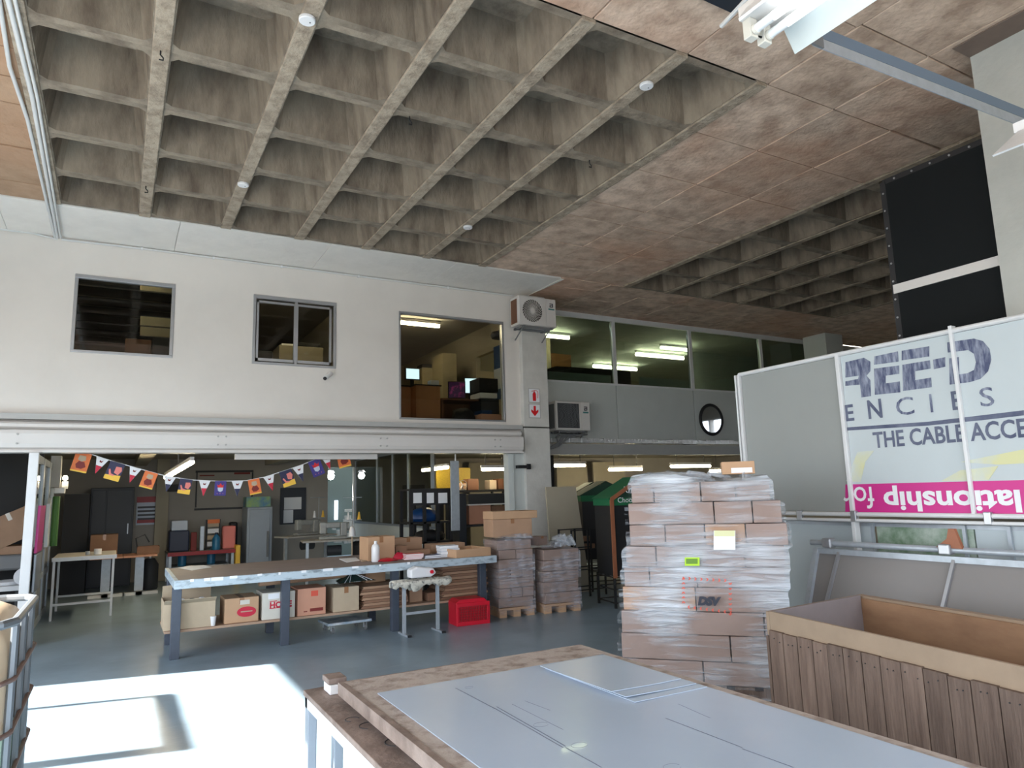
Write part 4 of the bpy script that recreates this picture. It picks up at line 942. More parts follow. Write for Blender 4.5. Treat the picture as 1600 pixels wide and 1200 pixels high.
for k in range(7): yy = q0.y-.12-k*.16; ey.tube([(XB, yy, ztop_+.02), (XB-.008, yy, ztop_+.02)], .009, 8)
build('eyelets', ey, M['alu'], parent=bp, world=True, kind='stuff')

# ---- stacked display frames on the right (banner)
XP = 5.45
bn = thing('banner_frame', 'large display frame with faded navy lettering and magenta strip', 'banner', (XP, 3.4, 0))
def P2(x, y, off=0): return at(x, y, X=XP-off)
yl, yd = P2(1160, 640).y, P2(1318, 640).y; yd2 = P2(1503, 640).y; ztb = P2(1320, 552).z; zbt = P2(1320, 803).z; yr = 1.4; zp = P2(1450, 757).z
build('panel', MB().box(XP, XP+.03, yd+.01, yl-.02, zbt+.02, ztb-.02), M['fabricg'], parent=bn, world=True, label='plain grey fabric panel')
build('panel', MB().box(XP, XP+.03, yr, yd-.02, zbt+.02, ztb-.02), M['fabricw'], parent=bn, world=True, label='white fabric panel with print')
for y, w in ((yl, .03), (yl+.04, .02), (yd, .035), (yd2, .025), (yr, .03)): build('upright', MB().box(XP-.03, XP+.035, y-w/2, y+w/2, .02 if y != yd2 else zbt, ztb+(.04 if y == yd2 else 0)), M['steelw'], parent=bn, world=True, bevel=.004)
build('top_rail', MB().tube([(XP-.01, yl, ztb), (XP-.01, yr, ztb)], .02, 10), M['steelw'], parent=bn, world=True)
build('bottom_rail', MB().tube([(XP-.02, yl, zbt), (XP-.02, yr, zbt)], .018, 10).tube([(XP-.03, yl, zbt-.05), (XP-.03, yr, zbt-.05)], .014, 10), M['steelw'], parent=bn, world=True)
for y in (yl-.6, yd-.02, yd2-.1, 2.0): build('clamp', MB().box(XP-.05, XP-.01, y-.025, y+.025, zbt-.06, zbt+.03), M['alu'], parent=bn, world=True, bevel=.005)
xp = XP-.002
def ink(pxs, m, name='ink_shape', off=.0):
    q = [at(x, y, X=xp-off) for x, y in pxs]; return build(name, MB().prism([(v.y, v.z) for v in q], xp-off-.0015, xp-off, axis='X'), M[m], parent=bn, world=True)
L_ = 'letter'
# stencilled word, cut by the frame at its left
ink([(1321, 566), (1350, 559), (1360, 565), (1360, 580), (1354, 587), (1360, 594), (1361, 619), (1346, 621), (1344, 601), (1321, 603), (1321, 596), (1341, 592), (1342, 587), (1321, 590)], 'inkblue', L_)
ink([(1366, 557), (1403, 549), (1404, 565), (1366, 570)], 'inkblue', L_); ink([(1366, 576), (1405, 571), (1405, 584), (1384, 587), (1384, 599), (1406, 596), (1407, 613), (1367, 617)], 'inkblue', L_)
ink([(1409, 548), (1452, 541), (1452, 557), (1409, 563)], 'inkblue', L_); ink([(1410, 570), (1453, 563), (1454, 576), (1430, 580), (1430, 594), (1455, 590), (1456, 605), (1411, 611)], 'inkblue', L_)
ink([(1458, 562), (1477, 558), (1477, 573), (1459, 577)], 'inkblue', L_)
ink([(1480, 535), (1522, 529), (1536, 533), (1546, 545), (1549, 562), (1544, 580), (1532, 592), (1516, 597), (1484, 601), (1483, 560), (1498, 558), (1499, 585), (1512, 583), (1522, 578), (1525, 566), (1522, 553), (1513, 547), (1481, 551)], 'inkblue', L_)
def word(txt, x0, y0, x1, y1, h, m, off=0, flip=False, thick=.004, name='lettering', space=1):
    a = at(x0, y0, X=xp); b = at(x1, y1, X=xp); c = (a+b)/2; t = text_mb(txt, 1, offset=thick, space=space, th=.001); X = [v[0] for v in t.v]; Y = [v[1] for v in t.v]
    mx_, my_ = (max(X)+min(X))/2, (max(Y)+min(Y))/2
    sx = (b-a).length/(max(X)-min(X)); sy = h/(max(Y)-min(Y)); t.v = [((v[0]-mx_)*sx, (v[1]-my_)*sy, v[2]) for v in t.v]
    d = Vector((0, -1, 0)) if not flip else Vector((0, 1, 0)); u = Vector((0, 0, 1)) if not flip else Vector((0, 0, -1))
    xf(t, frameM((xp-.0015-off, c.y, c.z), d, u)); return build(name, t, M[m], parent=bn, world=True)
hh = lambda x, y0, y1: abs(at(x, y0, X=xp).z-at(x, y1, X=xp).z)
word('E', 1321, 646, 1334, 644, hh(1330, 632, 658), 'inknavy', thick=.02); word('N', 1356, 640, 1378, 638, hh(1366, 626, 656), 'inknavy', thick=.02); word('C', 1400, 636, 1428, 633, hh(1412, 622, 650), 'inkblue'); word('I', 1453, 630, 1457, 630, hh(1455, 616, 645), 'inkblue'); word('E', 1487, 626, 1503, 625, hh(1495, 612, 642), 'inknavy', thick=.02); word('S', 1531, 621, 1553, 619, hh(1540, 606, 636), 'inkblue')
ink([(1321, 668), (1450, 659), (1600, 641), (1600, 649), (1540, 656), (1450, 665), (1321, 673)], 'inknavy', 'underline')
word('THE CABLE ACCE', 1364, 683, 1606, 674, hh(1480, 668, 696), 'inknavy', thick=.022)
ink([(1321, 757), (1321, 802), (1640, 808), (1640, 749)], 'magenta', 'magenta_strip')
word('lationship', 1595, 777, 1381, 779, hh(1480, 754, 797), 'paper', .002, True, .03, 'strip_lettering'); word('for', 1366, 777, 1318, 778, hh(1340, 763, 797), 'paper', .002, True, .004, 'strip_lettering')
for pts in ([(1322, 752), (1340, 706), (1366, 704), (1352, 722), (1345, 753)], [(1470, 752), (1500, 735), (1560, 728), (1545, 750)], [(1500, 722), (1600, 702), (1640, 706), (1640, 722), (1560, 726)]): ink(pts, 'inkyellow', 'faded_print')
# second frame tucked under it
b2 = thing('lower_display_frame', 'lower display frame with white panel and blurred leaf print', 'banner', (XP+.14, 3.4, 0))
z1 = at(1300, 815, X=XP+.14).z
build('panel', MB().box(XP+.13, XP+.16, at(1365, 830, X=XP+.14).y, yl-.02, .1, z1-.03), M['fabricw'], parent=b2, world=True)
build('print', MB().box(XP+.128, XP+.16, 2.95, at(1368, 830, X=XP+.14).y-.02, .1, z1-.03), M['photo'], parent=b2, world=True, label='blurred green leaf print'); build('panel', MB().box(XP+.13, XP+.16, 1.4, 2.94, .1, z1-.03), M['fabricw'], parent=b2, world=True)
build('rail', MB().box(XP+.12, XP+.17, 1.4, yl, z1-.03, z1).box(XP+.12, XP+.17, 1.4, yl, .02, .1), M['galv'], parent=b2, world=True)
for x in (1365, 1508, 1578): yy = at(x, 830, X=XP+.12).y; build('upright', MB().box(XP+.1, XP+.12, yy-.012, yy+.012, .02, z1), M['galv'], parent=b2, world=True)
# leaning frame in front
lf = thing('leaning_display', 'grey panel in a galvanised tube frame leaning behind the timber crate', 'frame', (4.65, 2.9, 0))
def lp(y, s, off=0):        # s: 0 top .. 1 foot, plane leans from x=5.1 at the top to x=4.62 at the floor
    x = 5.15-.4*s; z = 1.085*(1-s); return Vector((x-off, y, z+off*.4))
yA, yB = 3.97, 1.3
build('panel', MB().add([lp(yA, .02, .0), lp(yB, .02), lp(yB, .97), lp(yA+.02, .97), lp(yA, .02, -.02), lp(yB, .02, -.02), lp(yB, .97, -.02), lp(yA+.02, .97, -.02)], [(0, 1, 2, 3), (7, 6, 5, 4), (0, 4, 5, 1), (1, 5, 6, 2), (2, 6, 7, 3), (3, 7, 4, 0)]), M['fabricd'], parent=lf, world=True)
def bar(s0, ya, s1, yb_, w, m, name, off=.012):
    a, b = lp(ya, s0, off), lp(yb_, s1, off); return build(name, MB().tube([a, b], w, 4), M[m], parent=lf, world=True)
build('top_tube', MB().tube([lp(yA+.05, -.01, .03), lp(yB, -.01, .03)], .022, 12), M['galv'], parent=lf, world=True, smooth=True)
bar(.04, yA, .04, yB, .03, 'galv', 'rail', .004); bar(.03, yA-.0, .98, yA+.02, .03, 'galv', 'side_bar'); bar(.95, yA+.02, .95, yB, .03, 'galv', 'rail', .004)
for ya, yb_ in ((3.76, 3.9), (2.86, 3.02), (2.0, 2.15)): bar(.04, ya, .96, yb_, .016, 'alu', 'slat')
for y in (3.84, 2.9): build('clamp', MB().box(5.07, 5.15, y-.04, y+.04, 1.075, 1.15), M['alu'], parent=lf, world=True, bevel=.01)
q = at(1490, 858, X=5.12); bk = MB().prism([(q.y+.11, q.z-.02), (q.y-.07, q.z-.025), (q.y-.05, q.z+.04), (q.y-.03, q.z+.11), (q.y+.01, q.z+.11), (q.y+.03, q.z+.04)], 5.1, 5.13, axis='X')
bk.v = [(v[0], v[1], v[2]+.03) for v in bk.v]
solo('rusty_bracket', bk, M['woodtrim'], 'rust brown angle bracket standing on the leaning frame top tube', 'bracket')

# ---- stall kiosks
def kiosk(label, P0, P1, wd, zeave, zridge, words=False, post=True):
    """P0 near foot, P1 far foot of the left side; the lettered face leaves P0 to the right"""
    P0, P1 = Vector((P0[0], P0[1], 0)), Vector((P1[0], P1[1], 0)); s = (P1-P0); L = s.length; s.normalize(); n = Vector((s.y, -s.x, 0))   # n points right
    if n.x < 0: n = -n
    t = thing('stall_kiosk', label, 'kiosk', P0, 0, 'black and green stall kiosks')
    def pt_(a, b, z): v = P0+s*a+n*b; return (v.x, v.y, z)
    def bxx(mb, a0, a1, b0, b1, z0, z1): 
        vs = [pt_(a, b, z) for z in (z0, z1) for b in (b0, b1) for a in (a0, a1)]; return mb.add(vs, [(0, 1, 3, 2), (4, 6, 7, 5), (0, 4, 5, 1), (2, 3, 7, 6), (0, 2, 6, 4), (1, 5, 7, 3)])
    build('cloth_body', bxx(MB(), .02, L, .02, wd, .42, zeave-.1), M['black'], parent=t, world=True)
    build('green_band', bxx(MB(), .0, L, .0, wd+.01, zeave-.1, zeave), M['greenf'], parent=t, world=True)
    build('gable', MB().add([pt_(0.004, 0, zeave), pt_(0.004, wd, zeave), pt_(0.004, wd/2, zridge), pt_(.02, 0, zeave), pt_(.02, wd, zeave), pt_(.02, wd/2, zridge)], [(0, 1, 2), (5, 4, 3), (0, 2, 5, 3), (1, 4, 5, 2), (0, 3, 4, 1)]), M['greend'], parent=t, world=True)
    build('roof', MB().add([pt_(0, -.02, zeave-.01), pt_(L, -.02, zeave-.01), pt_(L, wd/2, zridge+.01), pt_(0, wd/2, zridge+.01), pt_(0, wd+.02, zeave-.01), pt_(L, wd+.02, zeave-.01)], [(0, 1, 2, 3), (3, 2, 5, 4)]), M['greenf' if post else 'greend'], parent=t, world=True).modifiers.new('s', 'SOLIDIFY').thickness = .012
    for a in (0, L-.03):
        for b in (0, wd-.03): build('leg', bxx(MB(), a, a+.03, b, b+.03, 0, .44), M['black'], parent=t, world=True)
    rl = MB()
    for z in (.06, .24, .40):
        bxx(rl, 0, .02, 0, wd, z, z+.015); bxx(rl, L-.02, L, 0, wd, z, z+.015); bxx(rl, 0, L, 0, .02, z, z+.015)
    build('wire_base', rl, M['black'], parent=t, world=True)
    if post:
        build('timber_trim', bxx(MB(), -.02, .0, -.01, .045, .4, zeave-.02), M['woodtrim'], parent=t, world=True)
        build('timber_trim', MB().add([pt_(-.02, 0, zeave-.05), pt_(-.02, wd/2, zridge-.02), pt_(-.02, wd/2, zridge+.04), pt_(-.02, 0, zeave+.01), pt_(.0, 0, zeave-.05), pt_(.0, wd/2, zridge-.02), pt_(.0, wd/2, zridge+.04), pt_(.0, 0, zeave+.01)], [(0, 1, 2, 3), (7, 6, 5, 4), (0, 4, 5, 1), (1, 5, 6, 2), (2, 6, 7, 3), (3, 7, 4, 0)]), M['woodtrim'], parent=t, world=True)
    if words:
        for tx, b, z, sz in (('Kn', .27, zeave+.11, .13), ('Choose', .27, zeave-.03, .1)):
            m = text_mb(tx, sz, offset=.0, shear=.2 if tx == 'Kn' else 0, th=.001); xf(m, frameM(pt_(-.003, b, z), n, (0, 0, 1))); build('lettering', m, M['paper'], parent=t, world=True)
    return t
kiosk('nearest kiosk with bright green roof and timber trim behind the wrapped pallet', (5.95, 7.86), (6.05, 8.4), 1.0, 1.47, 1.74, True)
kiosk('dark green roofed kiosk behind the nearest kiosk', (6.95, 10.0), (7.25, 10.7), .9, 1.5, 1.72, False, False)
kiosk('farthest dark kiosk partly hidden by the leaning beige board', (7.55, 11.2), (7.85, 11.9), .9, 1.5, 1.72, False, False)

# ---- strip lights
def tube_light(label, x0, y0, x1, y1, Y, m='tube', g='lit strip lights in the rooms behind', d=.06, hous=True, zc=None):
    Y = Y if y0 > 650 else at((x0+x1)/2, (y0+y1)/2, Z=4.8).y
    a = at(x0, (y0+y1)/2, Y=Y); b = at(x1, (y0+y1)/2, Y=Y); c = at((x0+x1)/2, (y0+y1)/2, Y=Y); h = abs(at((x0+x1)/2, y0, Y=Y).z-at((x0+x1)/2, y1, Y=Y).z)*.5
    h = max(.02, min(h, .05)); t = thing('strip_light', label, 'light', c, 0, g); w = (b.x-a.x)/2
    build('tube', MB().tube([(-w, 0, 0), (w, 0, 0)], h*.8, 10), M[m], parent=t)
    build('housing', MB().box(-w-.02, w+.02, -.03, .03, h, h+.05), M['plastw'], parent=t)
    if y0 > 650 and 2.49-c.z-h-.05 > .02:
        for q in (-w*.7, w*.7): build('hanger', MB().box(q-.006, q+.006, -.006, .006, h+.05, 2.495-c.z), M['plastg'], parent=t)
    return t
tube_light('strip light inside the right upper office, at its left', 600, 503, 687, 509, 11.6)
tube_light('strip light seen in the mezzanine next to the column', 840, 523, 889, 529, 12.4)
tube_light('lowest strip light crossing the first mezzanine mullion', 928, 572, 995, 578, 16.3)
tube_light('thin strip light in the middle of the mezzanine', 995, 554, 1068, 560, 15.6)
tube_light('strip light behind the second mezzanine mullion', 1033, 543, 1078, 548, 14.2)
for x_, lab in ((-.6, 'added unseen strip light in the room behind the left upper window'), (2.3, 'added unseen strip light in the room behind the sliding window')):
    t = thing('strip_light', lab, 'light', (x_, 10.62, 4.818), PI/2, 'lit strip lights in the rooms behind')  # lamps added out of view to brighten these two rooms
    build('tube', MB().tube([(0, -.6, 0), (0, .6, 0)], .014, 10), M['tube'], parent=t); build('housing', MB().box(-.04, .04, -.62, .62, .03, .08), M['plastw'], parent=t)
tube_light('strip light in the storeroom just right of the column', 867, 725, 914, 730, 12.2)
tube_light('second strip light in the storeroom above the kiosks', 952, 731, 1003, 736, 13.5)
tube_light('third strip light in the storeroom above the wrapped pallet', 1049, 726, 1110, 731, 12.4)
tube_light('fourth strip light in the storeroom nearest the banner frame', 1110, 733, 1175, 738, 13.3)
tube_light('strip light in the yellow storage corner left of the jamb', 753, 731, 790, 736, 12.0)
a, b = at(660, 735, Y=12.6), at(700, 730, Y=12.0)
t = thing('strip_light', 'slanting strip light seen through the glass partition', 'light', (a+b)/2, 0, 'lit strip lights in the rooms behind')
build('tube', MB().tube([a, b], .03, 10), M['tube'], parent=t, world=True); build('housing', MB().tube([a+Vector((0, 0, .05)), b+Vector((0, 0, .05))], .03, 4), M['plastw'], parent=t, world=True)
build('hanger', MB().box((a.x+b.x)/2-.008, (a.x+b.x)/2+.008, (a.y+b.y)/2-.008, (a.y+b.y)/2+.008, (a.z+b.z)/2+.07, 2.498), M['plastg'], parent=t, world=True)
a, b = at(259, 746, Y=13.4), at(300, 722, Y=11.2)
t = thing('strip_light', 'slanting white strip light above the bunting in the workshop', 'light', (a+b)/2, 0, 'lit strip lights in the rooms behind')
build('tube', MB().tube([a, b], .035, 10), M['tube'], parent=t, world=True); build('housing', MB().tube([a+Vector((0, 0, .05)), b+Vector((0, 0, .05))], .04, 4), M['plastw'], parent=t, world=True)
build('hanger', MB().box((a.x+b.x)/2-.008, (a.x+b.x)/2+.008, (a.y+b.y)/2-.008, (a.y+b.y)/2+.008, (a.z+b.z)/2+.08, 2.498), M['plastg'], parent=t, world=True)
p = at(517, 744, Y=17.4); t = thing('globe_lamp', 'round lit globe lamp in the dark doorway of the rear wall', 'lamp', (p.x, p.y, p.z))
build('globe', MB().lathe([(.01, -.09), (.06, -.07), (.09, 0), (.06, .07), (.03, .09)], n=18), M['bulb'], parent=t, smooth=True); build('cap', MB().lathe([(.1, .09), (.06, .14)], n=14), M['plastw'], parent=t)
p = at(102, 747, Y=12.6); t = thing('wall_lamp', 'small lit bulb lamp by the folding door', 'lamp', p); build('bulb', MB().lathe([(.01, -.035), (.03, -.02), (.035, .01), (.02, .035)], n=12), M['tube'], parent=t, smooth=True); build('bracket', MB().box(-.04, .04, .03, .08, -.16, -.05), M['plastw'], parent=t)

M['reflector'] = mat('reflector_enamel', (176, 184, 184), .45)
# ---- twin tube fitting, steel channel and second fitting near the camera
fx = thing('twin_tube_fitting', 'twin tube ceiling fitting with wide white reflector near the camera', 'light', (2.3, 1.5, 3.5))
zf = 3.5
build('body', MB().box(2.12, 2.30, .35, 1.78, zf-.03, zf+.03), M['beamw'], parent=fx, world=True, bevel=.004)
build('reflector', MB().prism([(2.30, zf+.02), (2.305, zf+.032), (2.395, zf-.118), (2.385, zf-.125)], .35, 1.73), M['reflector'], parent=fx, world=True)
build('reflector', MB().prism([(2.12, zf-.02), (2.115, zf+.0), (2.06, zf-.07), (2.065, zf-.08)], .35, 1.73), M['steelw'], parent=fx, world=True)
for x in (2.155, 2.235):
    build('tube', MB().tube([(x, .35, zf-.085), (x, 1.64, zf-.085)], .018, 16), M['tubec'], parent=fx, world=True, smooth=True)
    build('tube_end', MB().tube([(x, 1.64, zf-.085), (x, 1.72, zf-.085)], .0182, 16), M['tubeoff'], parent=fx, world=True, smooth=True)
    build('socket', MB().tube([(x, 1.72, zf-.085), (x, 1.735, zf-.085)], .022, 14).box(x-.022, x+.022, 1.735, 1.775, zf-.115, zf-.03), M['cardw'], parent=fx, world=True, bevel=.004)
build('cable', MB().tube([(2.18, 1.7, zf-.06), (2.19, 1.76, zf-.08), (2.2, 1.74, zf-.1)], .005, 6), M['black'], parent=fx, world=True)
chn = thing('steel_channel', 'blue-grey steel channel running from the fitting to the right wall', 'channel', (4.2, 1.72, 3.5))
build('web', MB().add([(2.56, 1.72, 3.50), (5.85, 1.72, 3.62), (5.85, 1.72, 3.68), (2.56, 1.72, 3.555), (2.56, 1.726, 3.50), (5.85, 1.726, 3.62), (5.85, 1.726, 3.68), (2.56, 1.726, 3.555)], [(0, 1, 2, 3), (7, 6, 5, 4), (0, 4, 5, 1), (1, 5, 6, 2), (2, 6, 7, 3), (3, 7, 4, 0)]), mat('channel_blue_grey', (112, 130, 150), .45, .3), parent=chn, world=True)
build('flange', MB().add([(2.5, 1.72, 3.447), (5.85, 1.72, 3.557), (5.85, 1.72, 3.618), (2.5, 1.72, 3.496), (2.5, 1.726, 3.447), (5.85, 1.726, 3.557), (5.85, 1.726, 3.618), (2.5, 1.726, 3.496)], [(0, 1, 2, 3), (7, 6, 5, 4), (0, 4, 5, 1), (1, 5, 6, 2), (2, 6, 7, 3), (3, 7, 4, 0)]), M['galv'], parent=chn, world=True)
build('end_plate', MB().box(2.44, 2.55, 1.705, 1.715, 3.44, 3.49), M['plastg'], parent=chn, world=True)
f2 = thing('reflector_fitting', 'half hidden reflector fitting with warm glow at the right edge', 'light', (4.25, 1.3, 3.2))
A_ = [at(1550, 243, Y=1.5), at(1590, 205, Y=1.5)]
xL, zL, xT, zT = A_[0].x, A_[0].z, A_[1].x, A_[1].z
build('reflector', MB().prism([(xL, zL), (xT, zT), (xT+.12, zT), (xT+.12, zT-.012), (xT+.004, zT-.012), (xL+.01, zL-.004)], .4, 1.5), M['steelw'], parent=f2, world=True)
build('reflector', MB().prism([(xT+.12, zT), (xT+.12+(xT-xL), zL), (xT+.11+(xT-xL), zL-.004), (xT+.116, zT-.012)], .4, 1.5), M['steelw'], parent=f2, world=True)
build('tube', MB().tube([(xT+.06, .45, zT-.06), (xT+.06, 1.42, zT-.06)], .018, 12), mat('warm_tube', (255, 240, 210), .4, emit=(255, 214, 150), es=5), parent=f2, world=True)
build('body', MB().box(xT+.01, xT+.11, .4, 1.52, zT+.001, zT+.05).box(xT+.035, xT+.085, 1.43, 1.5, zT-.09, zT-.012), M['plastw'], parent=f2, world=True)
a = at(1127, 41, Z=4.3); b = at(1175, -10, Z=4.3)
solo('suspension_rod', MB().tube([a, b], .014, 8), M['pvc'], 'white rod beside the twin tube fitting under the ceiling', 'rod')
q = [at(x, y, Z=HC-.02) for x, y in ((1085, -6), (1142, 20), (1165, -6), (1120, -30))]
solo('ceiling_plate', MB().prism([(v.x, v.y) for v in q], HC-.02, HC-.006, axis='Z'), M['bluedk'], 'dark slate plate on the ceiling above the twin tube fitting', 'plate')

# ---- bunting across the opening
YB = 10.42
bu = thing('bunting', 'string of colourful bunting flags hanging below the beam', 'bunting', (1.2, YB, 2.2))
spx = [(112, 704), (140, 709), (180, 722), (220, 733), (260, 744), (300, 750), (345, 752), (385, 751), (415, 745), (440, 737), (470, 727), (500, 715), (525, 706), (545, 701)]
build('string', MB().tube([at(x, y, Y=YB) for x, y in spx], .006, 5), M['paper'], parent=bu, world=True)
def sy(x):
    for (a, b), (c, d) in zip(spx[:-1], spx[1:]):
        if a <= x <= c: return b+(d-b)*(x-a)/(c-a)
    return spx[-1][1]
def flag(x0, x1, kind):
    A, B = at(x0, sy(x0), Y=YB-.008), at(x1, sy(x1), Y=YB-.008); u = (B-A); w = u.length; u.normalize(); dn = Vector((u.z, 0, -u.x)); 
    if dn.z > 0: dn = -dn
    def q(a, b, off=0): v = A+u*(a*w)+dn*(b*w); return (v.x, v.y-off, v.z)
    def pol(pts, m, name, off, parent=bu):
        mb = MB(); n = len(pts); V = [q(a, b, off) for a, b in pts]+[q(a, b, off-.002) for a, b in pts]
        mb.add(V, [tuple(range(n)), tuple(reversed(range(n, 2*n)))]+[(i, (i+1) % n, n+(i+1) % n, n+i) for i in range(n)]); return build(name, mb, M[m], parent=parent, world=True)
    if kind in 'rb':
        f = pol([(0, 0), (1, 0), (.5, 1.45)], 'paper', 'flag', 0); pol([(.26, .72), (.74, .72), (.5, 1.46)], 'crimson' if kind == 'r' else 'navy', 'flag_tip', .003, f); pol([(.38, .22), (.52, .3), (.66, .2), (.58, .42), (.4, .4)], 'brownp', 'emblem', .003, f)
    elif kind == 'o':
        f = pol([(0, 0), (1, 0), (1, 1.35), (0, 1.35)], 'orange', 'flag', 0); pol([(.2, .85), (.35, .6), (.7, .62), (.85, .95), (.6, 1.12), (.3, 1.1)], 'brownp', 'print', .003, f); pol([(.3, .2), (.7, .2), (.75, .5), (.5, .62), (.25, .5)], 'cardl', 'print', .003, f); pol([(0, 1.24), (1, 1.24), (1, 1.35), (0, 1.35)], 'yellow', 'print', .003, f)
    elif kind == 'n':
        f = pol([(0, 0), (1, 0), (1, 1.3), (0, 1.3)], 'navy', 'flag', 0); pol([(0, 1.0), (1, .85), (1, 1.3), (0, 1.3)], 'yellow', 'print', .003, f); pol([(.5, .3), (.85, .25), (.95, .5), (.8, .85), (.5, .75)], 'pinkskin', 'print', .004, f); pol([(.1, .6), (.2, .55), (.35, .85), (.6, .9), (.55, 1.0), (.25, .98)], 'pinkskin', 'print', .005, f)
    else:
        f = pol([(0, 0), (1, 0), (1, 1.35), (0, 1.35)], 'purple', 'flag', 0); pol([(.25, .6), (.75, .6), (.7, .9), (.5, 1.0), (.3, .9)], 'paperb', 'print', .003, f); pol([(.2, .3), (.35, .42), (.5, .2), (.65, .42), (.8, .3), (.72, .6), (.28, .6)], 'signred', 'print', .003, f)
        for a in (.25, .5, .75): pol([(a-.04, 1.12), (a+.04, 1.12), (a, 1.2)], 'pinkskin', 'print', .003, f)
for x0, x1, k in ((119, 144, 'o'), (151, 170, 'r'), (173, 196, 'n'), (203, 221, 'r'), (227, 247, 'o'), (257, 275, 'b'), (282, 301, 'n'), (311, 329, 'r'), (336, 354, 'p'), (362, 380, 'b'), (387, 405, 'o'), (411, 428, 'r'), (436, 455, 'n'), (457, 474, 'b'), (481, 499, 'p'), (501, 516, 'r'), (524, 543, 'o')): flag(x0, x1, k)

# ---- folding door at the left of the opening
fd = thing('folding_door', 'folded grey steel door standing at the left of the opening', 'door', (-.8, 11.3, 0))
xd = -.82
build('stile', MB().box(xd-.1, xd, 9.93, 10.0, .03, 2.22), M['steelw'], parent=fd, world=True, bevel=.008, label='light front edge of the door')
yb = 9.98
for i, (y0, y1) in enumerate(((10.02, 10.95), (10.97, 11.9), (11.92, 12.8))):
    f = MB().box(xd-.06, xd-.01, y0, y0+.07, .04, 2.2).box(xd-.06, xd-.01, y1-.07, y1, .04, 2.2)
    for z in (.04, .62, 1.0, 2.12): f.box(xd-.055, xd-.015, y0+.07, y1-.07, z, z+.09)
    lf_ = build('leaf', f, M['steelg'], parent=fd, world=True, bevel=.004)
    build('leaf_panel', MB().box(xd-.04, xd-.03, y0+.07, y1-.07, .13, .62).box(xd-.04, xd-.03, y0+.07, y1-.07, .71, 1.0), M['plastg'], parent=lf_, world=True)
    build('pane', MB().box(xd-.038, xd-.032, y0+.07, y1-.07, 1.09, 2.12), M['glassd'], parent=lf_, world=True)
for z in (.42, .56): build('bar', MB().tube([(xd-.03, 10.02, z), (xd-.03, 10.9, z)], .012, 8), M['steelw'], parent=fd, world=True)
mg = solo('magenta_panel', MB().prism([(xd+.01, 1.05), (xd+.02, 1.6), (xd+.045, 1.6), (xd+.035, 1.05)], 10.05, 10.75), M['magenta'], 'magenta printed sheet fixed to the folded steel door', 'poster')
solo('grey_sheet', MB().box(xd+.01, xd+.04, 10.05, 10.7, .6, 1.04), M['steelg'], 'curved pale grey panel below the magenta sheet on the door', 'panel', bevel=.01)
solo('rounded_board', MB().prism([(11.35, 1.05), (11.3, 1.3), (11.35, 1.62), (11.5, 1.7), (11.6, 1.5), (11.6, 1.1)], xd+.01, xd+.05, axis='X'), M['plastw'], 'white edged rounded panel beyond the magenta sheet', 'panel')
solo('green_roll', MB().tube([(xd+.1, 11.6, 1.05), (xd+.1, 11.6, 1.72)], .045, 12), mat('leaf_green', (60, 104, 44), .6), 'tall green roll standing by the folded door', 'roll')
eb = MB(); pb(eb, 78, 712, 95, 762, 12.2, .2); solo('electric_box', eb, M['trimg'], 'tall grey electrical box on the wall past the folded door', 'box', bevel=.01)
eb = MB(); pb(eb, 84, 762, 101, 771, 12.1, .2); solo('electric_box', eb, M['plastw'], 'small white electrical box under the tall grey one', 'box', bevel=.01)

# ---- dark store at far left
sv = MB(); pb(sv, -60, 868, 50, 893, 11.6, .9); solo('grey_bale', sv, M['plastg'], 'grey wrapped bale on the far left shelf', 'bale', bevel=.03)
sv = thing('store_shelf', 'white edged shelf at the far left behind the tank', 'shelf', (-1.9, 11.5, 0)); z = at(30, 915, Y=11.2).z
build('board', MB().box(-3.0, -.98, 11.2, 12.0, z-.06, z), M['steelw'], parent=sv, world=True)
for x in (-2.9, -1.05): build('leg', MB().box(x-.03, x+.03, 11.3, 11.36, 0, z-.06), M['dark'], parent=sv, world=True)
zb = at(30, 893, Y=11.2).z
p = at(38, 905, Y=11.3); rl = thing('white_roll', 'white fabric roll seen end on, on the far left shelf', 'roll', (p.x, 11.5, z+.002))
build('fabric', MB().tube([(0, -.3, .11), (0, .35, .11)], .11, 20), M['paper'], parent=rl, smooth=True); build('core', MB().tube([(0, -.303, .11), (0, -.29, .11)], .02, 12), M['plastg'], parent=rl)
p = at(8, 905, Y=11.3); solo('white_disc', MB().lathe([(.14, 0), (.15, .04), (.08, .06)], (p.x, 11.45, z+.002), 20), M['paper'], 'flat white roll lying left of the standing fabric roll', 'roll')
zt = at(30, 868, Y=11.6).z
a = carton('flat brown carton on the grey bale at far left', at(10, 870, Y=11.6).x-.05, 11.95, zt+.003, .55, .5, .12, .0, 'card', tape=None)
p = at(25, 850, Y=11.6); cx2 = carton('tilted brown carton with pale tape at far left', p.x+.02, 11.9, zt+.2, .5, .4, .4, 0, 'card', tape='tapew'); cx2.rotation_euler = (0, -.45, .1)
solo('dark_partition', MB().box(-3.05, -1.0, 12.9, 12.95, 0, 2.45), M['black'], 'dark board closing the far left store', 'partition')

